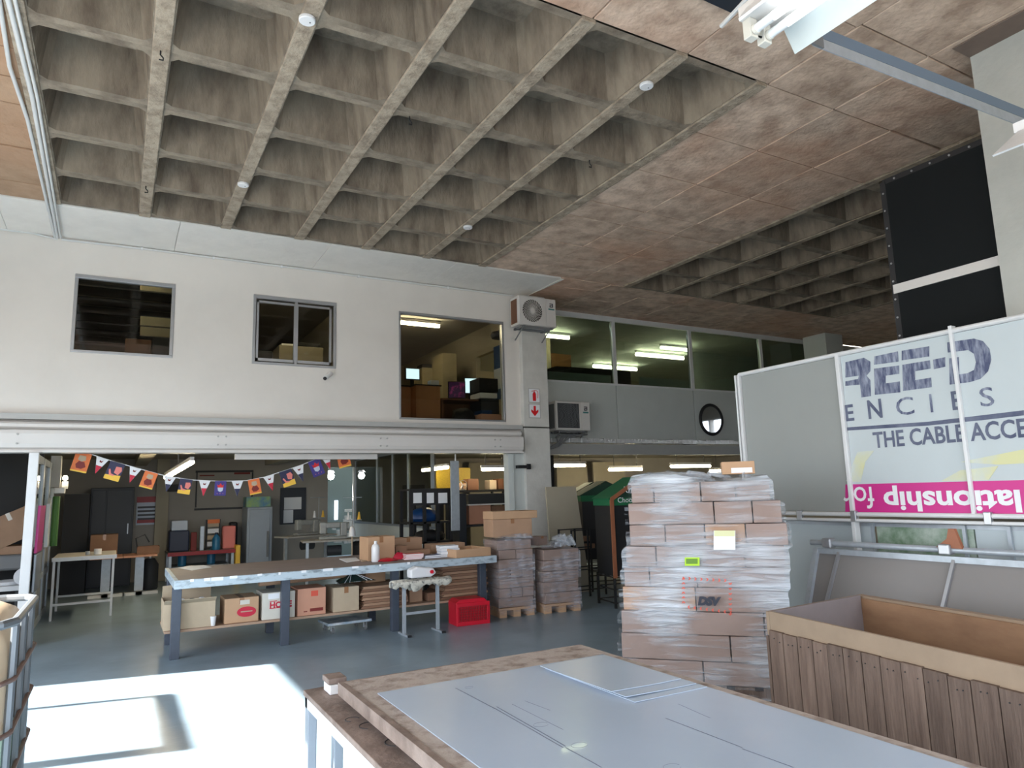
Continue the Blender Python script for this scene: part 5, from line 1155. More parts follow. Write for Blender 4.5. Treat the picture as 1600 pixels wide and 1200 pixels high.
# ---- workshop furniture in the rear
wt = thing('white_frame_table', 'low table with thin white steel frame near the folded door', 'table', (-.35, 12.5, 0))
zt = .86
build('top', MB().box(-.74, .04, 12.0, 13.1, zt-.03, zt), M['roomd'], parent=wt, world=True)
build('rim', MB().box(-.75, .05, 11.97, 12.0, zt-.05, zt+.003), M['steelw'], parent=wt, world=True)
for x, y in ((-.72, 12.0), (.01, 12.0), (-.72, 13.05), (.01, 13.05)): build('leg', MB().box(x-.015, x+.015, y, y+.03, 0, zt-.05), M['steelw'], parent=wt, world=True)
for ys_ in (12.005, 13.055): build('stretcher', MB().box(-.72, .01, ys_, ys_+.02, .2, .23), M['steelw'], parent=wt, world=True)
solo('tape_roll', MB().lathe([(.05, 0), (.05, .08)], (-.2, 12.3, zt+.001), 16), M['plastw'], 'white roll standing on the white frame table', 'roll')
solo('small_tin', MB().lathe([(.03, 0), (.03, .05)], (-.33, 12.35, zt+.001), 12), M['galv'], 'small metal tin beside the white roll on the table', 'tin')
wk = thing('dark_cupboard', 'tall dark slate cupboard with recessed doors in the rear workshop', 'cupboard', (-.1, 16.3, 0))
mb = MB(); a0 = at(140, 800, Y=16.0); a1 = at(209, 800, Y=16.0); zc = at(175, 762, Y=16.0).z
build('body', MB().box(a0.x, a1.x, 16.05, 16.55, 0, zc), M['bluedk'], parent=wk, world=True, bevel=.01)
xm = a0.x+(a1.x-a0.x)*.35
build('door', MB().box(a0.x+.03, xm, 16.03, 16.05, .05, zc-.05), M['bluedk'], parent=wk, world=True, bevel=.004); build('door', MB().box(xm+.02, a1.x-.03, 16.03, 16.05, .05, zc-.05), M['bluedk'], parent=wk, world=True, bevel=.004)
build('handle', MB().box(a1.x-.1, a1.x-.08, 16.0, 16.03, 1.0, 1.2), M['galv'], parent=wk, world=True)
mb = MB(); a_ = at(99, 800, Y=15.2); b_ = at(139, 800, Y=15.2); mb.box(a_.x, b_.x, 15.2, 16.0, 0, at(119, 772, Y=15.2).z); o = solo('dark_rack', mb, M['black'], 'tall black rack filling the corner left of the slate cupboard', 'rack')
# posters
t = thing('price_poster', 'wall poster with red heading and dark rows of print', 'poster', at(230, 798, Y=16.58)); mb = MB(); pb(mb, 213, 776, 247, 820, 16.575, .02); build('sheet', mb, M['paperb'], parent=t, world=True)
mb = MB(); pb(mb, 214, 776, 247, 785, 16.565, .008); build('heading', mb, M['redd'], parent=t, world=True)
mb = MB()
for k in range(4): pb(mb, 215, 791+k*6, 246, 794+k*6, 16.565, .008)
build('print_rows', mb, M['inkdark'], parent=t, world=True, kind='stuff'); mb = MB(); pb(mb, 214, 812, 245, 817, 16.565, .008); build('footer', mb, M['redd'], parent=t, world=True)
wbd = thing('wall_board', 'large pale notice board on the rear wall behind the bunting', 'board', at(350, 765, Y=16.56)); mb = MB(); pb(mb, 308, 738, 394, 794, 16.56, .03); build('surface', mb, M['roomd'], parent=wbd, world=True)
mb = MB(); pb(mb, 306, 735, 396, 738, 16.54, .05); pb(mb, 304, 793, 392, 796, 16.54, .05); pb(mb, 306, 738, 308, 793, 16.54, .05); pb(mb, 393, 738, 395, 793, 16.54, .05); build('frame', mb, M['dark'], parent=wbd, world=True)
mb = MB(); pb(mb, 366, 738, 391, 741, 16.55, .01); pb(mb, 312, 742, 335, 744, 16.55, .01); build('writing', mb, M['brownp'], parent=wbd, world=True)
nb = thing('notice_frame', 'dark framed notice board with two pinned papers', 'board', at(457, 790, Y=16.55)); mb = MB(); pb(mb, 438, 762, 478, 819, 16.55, .049); build('board', mb, M['bluedk'], parent=nb, world=True)
mb = MB(); pb(mb, 444, 777, 471, 796, 16.53, .018); build('paper', mb, M['paper'], parent=nb, world=True); mb = MB(); pb(mb, 443, 797, 458, 817, 16.53, .018); build('paper', mb, M['paper'], parent=nb, world=True)
# fridge
fr = thing('display_fridge', 'tall grey-white fridge with coloured picture header', 'fridge', at(404, 900, Y=15.6)); mb = MB(); pb(mb, 385, 792, 425, 905, 15.6, .7); fo_ = build('body', mb, M['fridge'], parent=fr, world=True, bevel=.02)
mb = MB(); pb(mb, 389, 796, 421, 900, 15.57, .03); dr_ = build('door', mb, M['fridge'], parent=fr, world=True, bevel=.01); mb = MB(); pb(mb, 385, 776, 423, 792, 15.6, .4); build('header', mb, mat('header_print', (70, 120, 160), .5, col2=(150, 180, 90), nscale=5), parent=fr, world=True)
mb = MB(); pb(mb, 417, 830, 420, 870, 15.53, .04); build('handle', mb, M['plastg'], parent=dr_, world=True)
# red topped table and its things
rt_ = thing('red_top_table', 'table with red edge and steel legs against the rear wall', 'table', at(318, 900, Y=15.4)); Yr = 15.4
za = at(315, 861, Y=Yr).z; a = at(262, 865, Y=Yr).x; b = at(368, 860, Y=Yr).x
build('top', MB().box(a, b, Yr, Yr+.9, za-.03, za), M['roomd'], parent=rt_, world=True); build('edge', MB().box(a, b, Yr-.02, Yr, za-.07, za+.003), M['redd'], parent=rt_, world=True)
for x in (a+.05, b-.05): build('leg', MB().box(x-.025, x+.025, Yr+.02, Yr+.07, 0, za-.04), M['galv'], parent=rt_, world=True); build('leg', MB().box(x-.025, x+.025, Yr+.8, Yr+.85, 0, za-.04), M['galv'], parent=rt_, world=True)
build('lower_shelf', MB().box(a+.1, b-.1, Yr+.05, Yr+.85, .3, .33), M['galv'], parent=rt_, world=True)
def rbox(name, label, cat, x0, y0, x1, m, Y=None, d=.3, zb=None, bev=.01, group=None):
    Y = Y or Yr+.15; zb = za+.002 if zb is None else zb; p0 = at(x0, y0, Y=Y); p1 = at(x1, y0, Y=Y); return solo(name, MB().box(p0.x, p1.x, Y, Y+d, zb, p0.z), M[m], label, cat, group, bevel=bev)
co = thing('cool_box', 'dark blue cool box with pale lid on the red edged table', 'cool box', at(280, 850, Y=Yr+.1)); p0 = at(265, 830, Y=Yr+.15); p1 = at(296, 830, Y=Yr+.15)
build('body', MB().box(p0.x, p1.x, Yr+.15, Yr+.6, za+.002, p0.z), M['darkblue'], parent=co, world=True, bevel=.02); build('lid', MB().box(p0.x+.03, p1.x-.03, Yr+.17, Yr+.58, p0.z+.001, p0.z+.2), M['paperb'], parent=co, world=True, bevel=.02)
rbox('flask', 'brown flask right of the cool box', 'flask', 299, 832, 308, 'brownp', d=.12); rbox('thermos', 'tall steel thermos on the red edged table', 'thermos', 313, 822, 320, 'galv', d=.1)
rk = thing('sachet_rack', 'wire rack of sachets with orange header on the red edged table', 'rack', at(335, 850, Y=Yr+.3)); p0 = at(323, 812, Y=Yr+.35); p1 = at(345, 812, Y=Yr+.35)
build('frame', MB().box(p0.x, p0.x+.02, Yr+.35, Yr+.45, za+.002, p0.z).box(p1.x-.02, p1.x, Yr+.35, Yr+.45, za+.002, p0.z), M['dark'], parent=rk, world=True); build('header', MB().box(p0.x+.02, p1.x-.02, Yr+.35, Yr+.37, p0.z-.08, p0.z), M['orange'], parent=rk, world=True)
for k in range(4): zz = za+.06+k*.13; build('sachet_row', MB().box(p0.x+.03, p1.x-.03, Yr+.38, Yr+.42, zz, zz+.09), M['cardl'] if k % 2 else M['paper'], parent=rk, world=True)
bt_ = thing('water_bottle', 'blue water bottle standing before the sachet rack', 'bottle', (at(338, 850, Y=Yr+.1).x, Yr+.12, za+.002)); build('body', MB().lathe([(.075, 0), (.08, .03), (.08, .22), (.03, .3)], n=16), M['cyan'], parent=bt_, smooth=True); build('cap', MB().lathe([(.03, .3), (.03, .34)], n=12), M['darkblue'], parent=bt_)
rbox('pink_bag', 'pink folded bag at the right end of the red edged table', 'bag', 349, 822, 369, 'pinkskin', d=.25, bev=.03); rbox('black_bag', 'black bag behind the pink bag', 'bag', 360, 816, 372, 'black', Y=Yr+.5, d=.3, bev=.04)
rbox('yellow_box_stack', 'yellow and black striped box standing right of the red table', 'box', 369, 852, 376, 'yellow', Y=15.3, d=.3, zb=0)
bt2 = dup(bt_, (at(285, 880, Y=15.6).x, 15.7, .332), 0, 'blue bottle on the lower shelf under the cool box')
dup(bt_, (at(331, 880, Y=15.6).x, 15.75, .332), 0, 'blue bottle on the lower shelf under the sachet rack')
solo('wall_socket', MB().box(at(261, 761, Y=16.5).x, at(280, 761, Y=16.5).x, 16.35, 16.43, at(270, 768, Y=16.4).z, at(270, 757, Y=16.4).z), M['black'], 'black speaker unit on the pillar behind the bunting', 'speaker')
# standing desks
for i, (x0, x1, lab) in enumerate(((140, 192, 'left standing desk before the dark cupboard'), (193, 246, 'right standing desk with pale top beneath the wall poster'))):
    Yd = 14.2; a = at(x0, 872, Y=Yd).x; b = at(x1, 872, Y=Yd).x; zd = at(200, 869, Y=Yd).z
    t = thing('standing_desk', lab, 'desk', ((a+b)/2, Yd+.4, 0)); build('top', MB().box(a, b, Yd, Yd+.75, zd-.03, zd), M['cardp'], parent=t, world=True); xm = (a+b)/2
    build('column', MB().box(xm-.07, xm+.07, Yd+.35, Yd+.45, .05, zd-.03), M['galv'], parent=t, world=True); build('foot', MB().box(xm-.25, xm+.3, Yd+.1, Yd+.2, 0, .05).box(xm-.05, xm+.05, Yd+.1, Yd+.7, 0, .05), M['steelw'], parent=t, world=True)
    if i == 0: za_ = zd
zd = at(200, 869, Y=14.2).z
carton('dark brown carton stack base on the left standing desk', at(162, 860, Y=14.4).x, 14.6, zd+.002, .42, .4, .38, 0, 'cardd')
carton('open low carton on the right standing desk', at(232, 860, Y=14.4).x, 14.6, zd+.002, .36, .3, .13, 0, 'cardd', tape=None, top='open')
lp_ = MB().tube([(at(216, 865, Y=14.6).x, 14.6, zd+.002), (at(212, 850, Y=14.6).x, 14.6, zd+.28), (at(226, 845, Y=14.6).x, 14.6, zd+.34), (at(233, 856, Y=14.6).x, 14.6, zd+.2)], .012, 6); solo('desk_lamp', lp_, M['dark'], 'thin bent desk lamp on the right standing desk', 'lamp')
gc = thing('gas_cylinder', 'dark cylinder standing under the right standing desk', 'cylinder', (at(234, 900, Y=14.9).x, 15.1, 0)); build('body', MB().lathe([(.14, 0), (.15, .03), (.15, .45), (.08, .56)], n=18), M['dark'], parent=gc, smooth=True); build('valve', MB().lathe([(.03, .56), (.03, .64)], n=10), M['galv'], parent=gc)

# ---- sewing machines behind the bench
def sewing(label, x, y, z, rz):
    t = thing('sewing_machine', label, 'sewing machine', (x, y, 0), rz, 'sewing machines behind the bench')
    build('table', MB().box(-.55, .55, -.28, .28, z-.03, z), M['roomd'], parent=t)
    for a in (-.45, .45): build('leg', MB().box(a-.03, a+.03, -.2, .2, .0, .04).box(a-.025, a+.025, -.03, .03, .04, z-.03), M['galv'], parent=t)
    build('head', MB().box(-.25, .25, -.09, .09, z, z+.05).box(.13, .25, -.07, .07, z+.05, z+.3).box(-.22, .13, -.05, .05, z+.2, z+.3).box(-.24, -.12, -.055, .055, z+.1, z+.31), M['cast'], parent=t, bevel=.02)
    build('hand_wheel', MB().tube([(.25, 0, z+.22), (.29, 0, z+.22)], .075, 18), M['cast'], parent=t)
    build('thread_stand', MB().tube([(.4, .2, z), (.4, .2, z+.75)], .008, 6).tube([(.2, .2, z+.74), (.55, .2, z+.74)], .006, 6).tube([(.25, .2, z+.32), (.55, .2, z+.32)], .006, 6), M['galv'], parent=t)
    for a, m in ((.3, 'paper'), (.5, 'yellow')): build('thread_cone', MB().lathe([(.035, 0), (.012, .14)], (a, .2, z+.33), 10), M[m], parent=t)
    build('motor', MB().tube([(-.1, 0, z-.2), (.15, 0, z-.2)], .09, 14), M['dark'], parent=t)
p = at(520, 862, Y=13.0); sewing('nearer sewing machine behind the middle of the bench', p.x, 13.0, .84, -.15)
p = at(478, 868, Y=14.6); sewing('farther sewing machine with white and yellow thread cones', p.x, 14.6, .86, .3)
p = at(550, 870, Y=12.0); t = thing('stand_lamp', 'small lamp with white conical shade beside the sewing machines', 'lamp', (p.x, 12.0, 0)); zs_ = at(550, 838, Y=12.0).z
build('pole', MB().tube([(0, 0, 0), (0, 0, zs_)], .012, 8), M['cardl'], parent=t); build('shade', MB().lathe([(.06, -.06), (.055, .03), (.03, .1), (.01, .11)], (0, 0, zs_+.06), 14), M['plastw'], parent=t, smooth=True)
mb = MB(); pb(mb, 560, 846, 582, 880, 12.6, .5); solo('black_bag', mb, M['black'], 'black bag on the floor behind the bench by the lamp', 'bag', bevel=.08)
# dark room beyond the doorway
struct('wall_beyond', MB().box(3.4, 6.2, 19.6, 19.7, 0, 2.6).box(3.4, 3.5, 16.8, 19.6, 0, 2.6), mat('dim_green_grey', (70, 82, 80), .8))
slit = MB(); pb(slit, 523, 782, 528, 812, 19.4, .05); solo('window_slit', slit, mat('daylight_slit', (230, 240, 255), .5, emit=(220, 235, 255), es=1.2), 'narrow bright daylight slit in the dark doorway', 'window')
mc = MB(); rq = random.Random(6)
for k in range(14):
    x0 = rq.uniform(512, 552); y0 = rq.uniform(795, 850); pb(mc, x0, y0, x0+rq.uniform(4, 14), y0+rq.uniform(4, 16), 18.2+rq.uniform(0, .8), .1)
solo('machine_clutter', mc, M['cast'], 'jumble of machine parts in the dark doorway', 'machinery', kind='stuff')
# ---- black shelving and storage corner
Ys = 11.0; sh_ = thing('black_shelving', 'black shelving unit with three white labels behind the bench', 'shelving', (4.55, 11.3, 0)); a = at(643, 810, Y=Ys).x; b = at(705, 810, Y=Ys).x; zt1 = at(675, 766, Y=Ys).z
for x in (a, (a*2+b)/3, (a+2*b)/3, b):
    for y in (Ys, Ys+.45): build('post', MB().box(x-.025, x+.025, y, y+.05, 0, zt1), M['black'], parent=sh_, world=True)
for yy in (815, 846, 880): zz = at(675, yy, Y=Ys).z; build('shelf', MB().box(a-.02, b+.02, Ys, Ys+.5, zz-.03, zz), M['black'], parent=sh_, world=True)
build('fascia', MB().box(a-.03, b+.03, Ys-.01, Ys, at(675, 789, Y=Ys).z, zt1+.01).box(a-.03, b+.03, Ys, Ys+.5, zt1-.0, zt1+.03), M['black'], parent=sh_, world=True)
for x0, x1 in ((646, 659), (667, 678), (685, 699)):
    mb = MB(); pb(mb, x0, 770, x1, 786, Ys-.018, .006); build('label_card', mb, M['paper'], parent=sh_, world=True)
def blob(name, label, cat, x0, y0, x1, y1, Y, m, d=.3, seed=1, zb=None):
    p0 = at(x0, (y0+y1)/2, Y=Y); p1 = at(x1, (y0+y1)/2, Y=Y); zt_ = at((x0+x1)/2, y0, Y=Y).z; zb = at((x0+x1)/2, y1, Y=Y).z if zb is None else zb; r = random.Random(seed); cx, cy = (p0.x+p1.x)/2, Y+d/2; w = (p1.x-p0.x)/2; h = zt_-zb; mb = MB(); n = 14; vs = []
    for rr_, zz in ((.8, 0), (1, .2), (1.0, .5), (.8, .8), (.3, 1)):
        for k in range(n): a_ = 2*PI*k/n; q = rr_*(1+r.uniform(-.1, .1)); vs.append((cx+w*q*math.cos(a_), cy+d/2*q*math.sin(a_), zb+h*min(1, zz*(1+r.uniform(-.12, .12)))))
    fs = [(i*n+k, i*n+(k+1) % n, (i+1)*n+(k+1) % n, (i+1)*n+k) for i in range(4) for k in range(n)]+[tuple(range(4*n, 5*n)), tuple(reversed(range(n)))]
    return solo(name, mb.add(vs, fs), M[m], label, cat, smooth=True)
blob('blue_bag', 'blue plastic bag on the upper shelf of the black shelving', 'bag', 648, 793, 690, 812, Ys+.08, 'blue', .34, 2, zb=at(675, 815, Y=Ys).z+.002)
blob('black_sack', 'black sack on the middle shelf of the black shelving', 'bag', 652, 828, 700, 843, Ys+.08, 'black', .34, 3, zb=at(675, 846, Y=Ys).z+.002)
gpz = at(711, 720, Y=10.6).z; gp_ = thing('galvanised_post', 'bright galvanised sheet post hanging behind the bench', 'post', (4.86, 10.6, 1.0)); build('plate', MB().box(4.79, 4.94, 10.6, 10.63, 1.0, gpz), M['galv'], parent=gp_, world=True, bevel=.003); build('rod', MB().tube([(4.88, 10.61, gpz), (4.88, 10.61, 2.49)], .012, 8), M['plastw'], parent=gp_, world=True)
mb = MB(); pb(mb, 683, 731, 735, 766, 12.6, .05); solo('yellow_tarp', mb, M['tarp'], 'yellow mesh sheet hanging behind the galvanised post', 'sheet')
Yk = 11.9
def kbox(name, label, cat, x0, y0, x1, y1, m, Y=Yk, d=.5, bev=.01, group=None):
    mb = MB(); pb(mb, x0, y0, x1, y1, Y, d)
    if name == 'storage_box': zz_ = min(v[2] for v in mb.v); mb.v = [(v[0], v[1], a_.z+.0125 if abs(v[2]-zz_) < 1e-6 else v[2]) for v in mb.v]
    return solo(name, mb, M[m], label, cat, group, bevel=bev)
solo('dark_cabinet', MB().box(at(717, 800, Y=11.5).x, at(729, 800, Y=11.5).x, 11.5, 12.1, 0, at(723, 771, Y=11.5).z), M['bluedk'], 'dark grey cabinet side right of the galvanised post', 'cabinet', bevel=.01)
kbox('plotter', 'wide dark grey machine on the storage counter', 'machine', 732, 771, 790, 787, 'dark', 11.7, .5)
kbox('pale_board', 'thin pale board beneath the dark machine', 'board', 731, 787, 793, 789, 'steelw', 11.6, .7, .001)
kbox('storage_carton', 'large brown carton under the pale board right of the post', 'box', 733, 789, 767, 819, 'cardp', 11.7, .5); kbox('storage_carton', 'smaller brown carton under the pale board by the jamb', 'box', 768, 790, 793, 806, 'cardd', 11.75, .5)
kbox('dark_plank', 'dark lower shelf under the brown storage cartons', 'shelf', 729, 819, 795, 822, 'dark', 11.6, .7, .001)
a_, b_ = at(690, 768, Y=12.2), at(790, 768, Y=12.2); hs_ = thing('storage_rack', 'tall dark rack carrying the high shelf across the storage corner', 'shelf', (6.1, 12.4, 0))
build('shelf', MB().box(a_.x, b_.x, 12.2, 12.75, a_.z-.03, a_.z+.012), M['black'], parent=hs_, world=True)
for x_ in (a_.x+.03, b_.x-.03):
    for y_ in (12.22, 12.7): build('post', MB().box(x_-.02, x_+.02, y_, y_+.04, 0, a_.z-.03), M['black'], parent=hs_, world=True)
kbox('storage_box', 'dark brown box on the high shelf in the storage corner', 'box', 731, 748, 748, 764, 'oakd', 12.4, .3); kbox('storage_box', 'small orange box on the high shelf near the post', 'box', 719, 755, 729, 764, 'cardo', 12.4, .25)
kbox('storage_box', 'small beige box high in the storage corner', 'box', 766, 750, 776, 764, 'cardl', 12.4, .25); kbox('storage_box', 'tall brown box by the jamb on the high shelf', 'box', 779, 748, 787, 763, 'oakd', 12.4, .25)
ff = thing('desk_fan', 'small fan in front of the yellow sheet', 'fan', at(723, 757, Y=12.35)); ff.location.z = a_.z+.013+.1; q = ff.location
build('stand', MB().box(-.05, .05, -.03, .03, -.1, -.085).box(-.008, .008, -.008, .008, -.085, 0), M['plastg'], parent=ff); build('guard', MB().tube([(.09*math.cos(k*PI/9), 0, .09*math.sin(k*PI/9)) for k in range(18)], .006, 5, closed=True), M['plastg'], parent=ff); build('blades', (lambda mb: [mb.tube([(0, .01, 0), (.07*math.cos(k*2.09), .01, .07*math.sin(k*2.09))], .02, 5, flat=.3) for k in range(3)] and mb)(MB()), M['paper'], parent=ff)
# storeroom right of the column
mb = MB(); mb.box(at(852, 745, Y=11.4).x, at(866, 745, Y=11.4).x, 11.4, 11.5, 1.2, 2.499); solo('black_curtain', mb, M['black'], 'narrow black curtain just right of the column', 'curtain')
pl_ = MB(); pb(pl_, 1215-340, 775, 905, 790, 12.6, .3); 
for i, (x0, y0, x1, y1, m, lab) in enumerate(((918, 785, 929, 800, 'paper', 'white file box on the rack between the kiosks'), (918, 803, 929, 823, 'cardl', 'beige file box on the rack between the kiosks'), (905, 838, 924, 846, 'cardd', 'dark carton on the rack behind the second stack'), (905, 850, 930, 858, 'cardd', 'lower dark carton on the rack behind the second stack'))): kbox('file_box', lab, 'box', x0, y0, x1, y1, m, 9.9 if i > 1 else 10.9, .25)
wr = thing('wire_rack', 'black wire rack behind the second carton stack', 'rack', (6.3, 9.4, 0)); rr2 = MB()
for x in (6.05, 6.35, 6.65):
    for y in (9.0, 9.35): rr2.box(x-.012, x+.012, y-.012, y+.012, 0, 1.0)
for z in (.1, .4, .7, .99):
    for y in (9.0, 9.35): rr2.box(6.05, 6.65, y-.008, y+.008, z-.008, z+.008)
build('frame', rr2, M['black'], parent=wr, world=True)

# ---- upper office seen through the right window
Yo = 11.3; ZF = 2.682
def off(name, label, cat, x0, y0, x1, y1, m, Y=Yo, d=.4, zb=None, bev=.005, group=None):
    mb = MB(); a = at(x0, (y0+y1)/2, Y=Y); b = at(x1, (y0+y1)/2, Y=Y); zt_ = at((x0+x1)/2, y0, Y=Y).z; z0_ = at((x0+x1)/2, y1, Y=Y).z if zb is None else zb
    return solo(name, mb.box(a.x, b.x, Y, Y+d, z0_, zt_), M[m], label, cat, group, bevel=bev)
def ocab(label, x0, x1, ytop, Y, m='oak', d=.5):
    a = at(x0, 630, Y=Y).x; b = at(x1, 630, Y=Y).x; z = at((x0+x1)/2, ytop, Y=Y).z; t = thing('office_cabinet', label, 'cabinet', ((a+b)/2, Y+d/2, ZF))
    build('body', MB().box(a, b, Y, Y+d, ZF, z-.02), M[m], parent=t, world=True, bevel=.004); build('top', MB().box(a-.02, b+.02, Y-.02, Y+d, z-.02, z), M['black'], parent=t, world=True); return z
z1_ = ocab('left oak cabinet in the upper office', 612, 644, 602, 11.35); z2_ = ocab('right oak cabinet in the upper office', 650, 688, 601, 11.1)
def monitor(label, x0, y0, x1, y1, Y, m, zs, rz=0):
    a = at(x0, y1, Y=Y); b = at(x1, y0, Y=Y); w = b.x-a.x; h = b.z-at((x0+x1)/2, y1, Y=Y).z; c = at((x0+x1)/2, y1, Y=Y); t = thing('monitor', label, 'monitor', (c.x, Y, zs), rz)
    build('bezel', MB().box(-w/2-.015, w/2+.015, 0, .04, c.z-zs-.02, c.z-zs+h+.015), M['black'], parent=t); build('screen', MB().box(-w/2, w/2, -.003, 0, c.z-zs, c.z-zs+h), M[m], parent=t); build('stand', MB().box(-.03, .03, .02, .05, 0, c.z-zs-.02).box(-.1, .1, -.02, .12, -.0, .008), M['black'], parent=t)
monitor('monitor with pale bright screen on the left oak cabinet', 635, 577, 655, 592, 11.5, 'screen', z1_+.002)
off('card_terminal', 'white device on the right oak cabinet', 'device', 673, 594, 686, 600, 'plastw', 11.2, .15, zb=z2_+.002)
off('filing_cabinet', 'beige filing cabinet behind the oak cabinets', 'cabinet', 660, 575, 692, 660, 'beigem', 13.2, .5, zb=ZF)
off('folded_cloth', 'dark folded item on top of the beige filing cabinet', 'item', 660, 569, 675, 575, 'black', 13.3, .3)
off('tall_locker', 'tall beige locker behind the dark monitors', 'locker', 692, 552, 714, 660, 'beigem', 12.6, .5, zb=ZF)
dk = thing('office_desk', 'dark wooden desk by the upper office window', 'desk', (5.1, 11.2, ZF)); zdk = at(720, 623, Y=11.1).z; a = at(691, 640, Y=11.1).x; b = at(755, 640, Y=11.1).x
build('top', MB().box(a, b, 11.1, 11.75, zdk-.03, zdk), M['oakd'], parent=dk, world=True); build('side', MB().box(a, a+.03, 11.12, 11.7, ZF, zdk-.03).box(b-.03, b, 11.12, 11.7, ZF, zdk-.03), M['oakd'], parent=dk, world=True); build('modesty_panel', MB().box(a+.03, b-.03, 11.6, 11.63, ZF+.1, zdk-.03), M['oakd'], parent=dk, world=True)
monitor('monitor with colourful dark screen on the office desk', 703, 598, 725, 621, 11.35, 'screenp', zdk+.002, -.3); monitor('monitor with grey screen on the office desk', 728, 592, 744, 614, 11.5, 'screen', zdk+.002, -.2)
off('printer', 'black printer on the right of the upper office', 'printer', 749, 591, 778, 612, 'black', 11.0, .4); off('paper_tray', 'white paper tray under the black printer', 'tray', 750, 614, 777, 622, 'plastw', 10.95, .4); off('printer_stand', 'dark stand carrying the printer', 'stand', 752, 623, 780, 660, 'dark', 11.0, .45, zb=ZF)
blob('office_chair', 'black office chair back in front of the desk', 'chair', 712, 636, 750, 660, 10.6, 'black', .35, 5, zb=ZF)
off('blue_cushion', 'blue seat pad low by the upper office window', 'seat', 753, 641, 769, 647, 'blue', 10.6, .3, zb=ZF); off('flat_carton', 'flat brown lid on the office floor by the window', 'box', 752, 647, 788, 656, 'cardp', 10.5, .3, zb=ZF)
t = thing('blue_poster', 'blue poster with picture painted pale for glare at the right of the upper office', 'poster', (6.28, 11.5, 3.6)); build('sheet', MB().box(6.285, 6.298, 11.42, 11.8, 3.35, 4.4), M['blue'], parent=t, world=True); build('picture', MB().box(6.28, 6.285, 11.42, 11.8, 3.55, 3.95), M['paperb'], parent=t, world=True)  # glare on the picture is put into its pale colour
t = thing('wall_fan', 'black wall fan in the upper right corner of the office window', 'fan', (5.95, 10.9, 4.42)); build('guard', MB().lathe([(.16, -.05), (.18, 0), (.16, .05)], n=20), M['black'], parent=t); build('bracket', MB().box(-.03, .35, -.02, .02, .05, .1), M['black'], parent=t)
# middle window
off('grey_carton_box', 'grey-beige carton behind the sliding window', 'box', 436, 541, 505, 575, 'beigem', 11.0, .5, zb=ZF); off('file_tray', 'dark file tray with white papers on the grey-beige carton', 'tray', 466, 536, 501, 541, 'black', 11.1, .3); off('paper_pile', 'pile of white papers on the grey-beige carton', 'papers', 440, 537, 464, 541, 'paper', 11.1, .25)
off('dark_machine', 'dark machine low behind the sliding window, at its left', 'machine', 396, 548, 425, 575, 'black', 11.1, .4, zb=ZF)
for i, (y0, y1) in enumerate(((443, 456), (496, 510), (512, 526))): off('pale_board', ('uppermost', 'middle', 'lowest')[i]+' pale rectangle seen in the left upper window', 'panel', 219, y0, 274, y1, 'beigem', 10.9, .05)  # flat pale boxes set behind the glass
off('dark_crate', 'brown crate low in the left upper window', 'crate', 195, 530, 236, 560, 'oakd', 10.8, .3, zb=ZF); off('dark_drum', 'black drum beside the brown crate in the left upper window', 'drum', 238, 528, 272, 562, 'black', 10.75, .3, zb=ZF)
# mezzanine office furniture
off('wooden_cupboard', 'wooden cupboard next to the pale post behind the mezzanine glass', 'cupboard', 862, 553, 893, 600, 'oak', 13.0, .4, zb=ZF); off('pale_post', 'pale door post behind the mezzanine glass beside the column', 'post', 854, 527, 861, 600, 'cardl', 12.6, .1, zb=ZF)
off('desk_divider', 'pale desk divider behind the first mezzanine panes', 'divider', 850, 583, 955, 600, 'wallgrey', 11.3, .04, zb=ZF); off('desk_divider', 'wide pale desk divider behind the second mezzanine pane', 'divider', 1000, 592, 1080, 612, 'wallgrey', 11.4, .04, zb=ZF)
off('office_partition', 'tall pale partition behind the third mezzanine pane', 'partition', 1083, 548, 1200, 640, 'wallgrey', 12.6, .08, zb=ZF)
off('dark_counter', 'dark counter edge above the pale dividers', 'counter', 870, 576, 985, 583, 'black', 12.0, .4, zb=ZF)

M['cage'] = mat('cage_steel', (112, 118, 124), .45, .4)
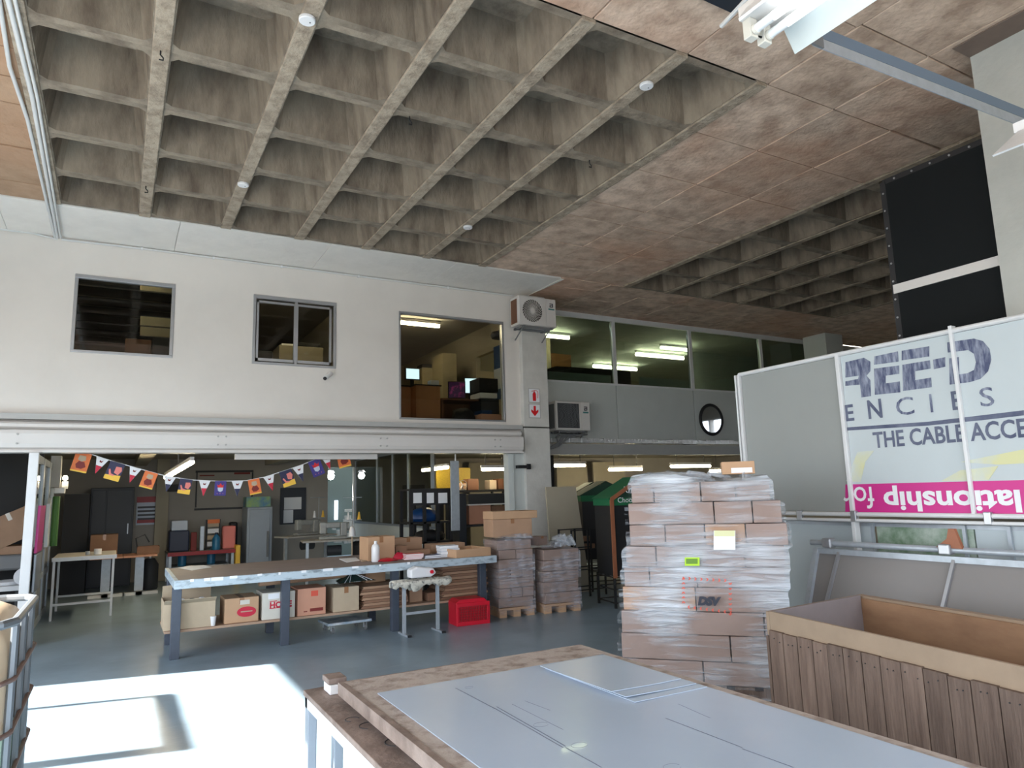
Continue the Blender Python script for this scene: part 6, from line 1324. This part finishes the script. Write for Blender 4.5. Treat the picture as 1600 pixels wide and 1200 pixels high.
# ---- caged liquid tank at the left edge
ib = thing('caged_tank', 'cream liquid tank in a rusty steel cage at the left edge', 'tank', (-.95, 4.3, 0))
x1, x0, y0, y1, zt = -.36, -1.5, 3.72, 4.86, 1.1
def ringp(z, rr=.0, c=.14):
    a0, a1, b0, b1 = x0-rr, x1+rr, y0-rr, y1+rr
    return [(a0+c, b0, z), (a1-c, b0, z), (a1-c*.3, b0+c*.3, z), (a1, b0+c, z), (a1, b1-c, z), (a1-c*.3, b1-c*.3, z), (a1-c, b1, z), (a0+c, b1, z), (a0+c*.3, b1-c*.3, z), (a0, b1-c, z), (a0, b0+c, z), (a0+c*.3, b0+c*.3, z)]
body = MB(); lv = [(.16, .03), (.2, .0), (.72, 0), (.9, .0), (1.0, .01), (1.08, .06), (1.13, .14), (1.15, .3)]; vs = []
for z, ins in lv: vs += [tuple(v) for v in ringp(z, -.014-ins, .16)]
n = 12; fs = [(i*n+k, i*n+(k+1) % n, (i+1)*n+(k+1) % n, (i+1)*n+k) for i in range(len(lv)-1) for k in range(n)]+[tuple(range((len(lv)-1)*n, len(lv)*n)), tuple(reversed(range(n)))]
tk = build('bottle', body.add(vs, fs), M['ibc'], parent=ib, world=True, smooth=True)
mbg = MB(); vs = [tuple(v) for v in ringp(.2, -.012, .16)]+[tuple(v) for v in ringp(.62, -.012, .16)]; mbg.add(vs, [(k, (k+1) % n, n+(k+1) % n, n+k) for k in range(n)]); build('liquid_band', mbg, M['ibcg'], parent=ib, world=True, label='pale green lower part where the liquid shows')
build('top_ring', MB().tube(ringp(zt), .02, 8, closed=True), M['cage'], parent=ib, world=True)
for z in (.2, .42, .64, .86): build('hoop', MB().tube(ringp(z, .012), .011, 8, closed=True), M['rust'], parent=ib, world=True)
for x in [x0+.2+k*.19 for k in range(5)]:
    for y in (y0, y1): build('cage_bar', MB().tube([(x, y, .12), (x, y, zt)], .01, 6), M['cage'], parent=ib, world=True)
for y in (y0+.16, y0+.5, y0+.84):
    for x in (x0, x1): build('cage_bar', MB().tube([(x, y, .12), (x, y, zt)], .016, 6), M['cage'], parent=ib, world=True)
bs = MB().box(x0, x1, y0, y1, .09, .13)
for y in (y0, (y0+y1)/2-.06, y1-.12): bs.box(x0, x1, y, y+.12, 0, .09)
build('pallet_base', bs, M['rust'], parent=ib, world=True)
build('lid', MB().lathe([(.11, 1.15), (.11, 1.18)], (-.93, 4.29, 0), 20), M['black'], parent=ib, world=True)
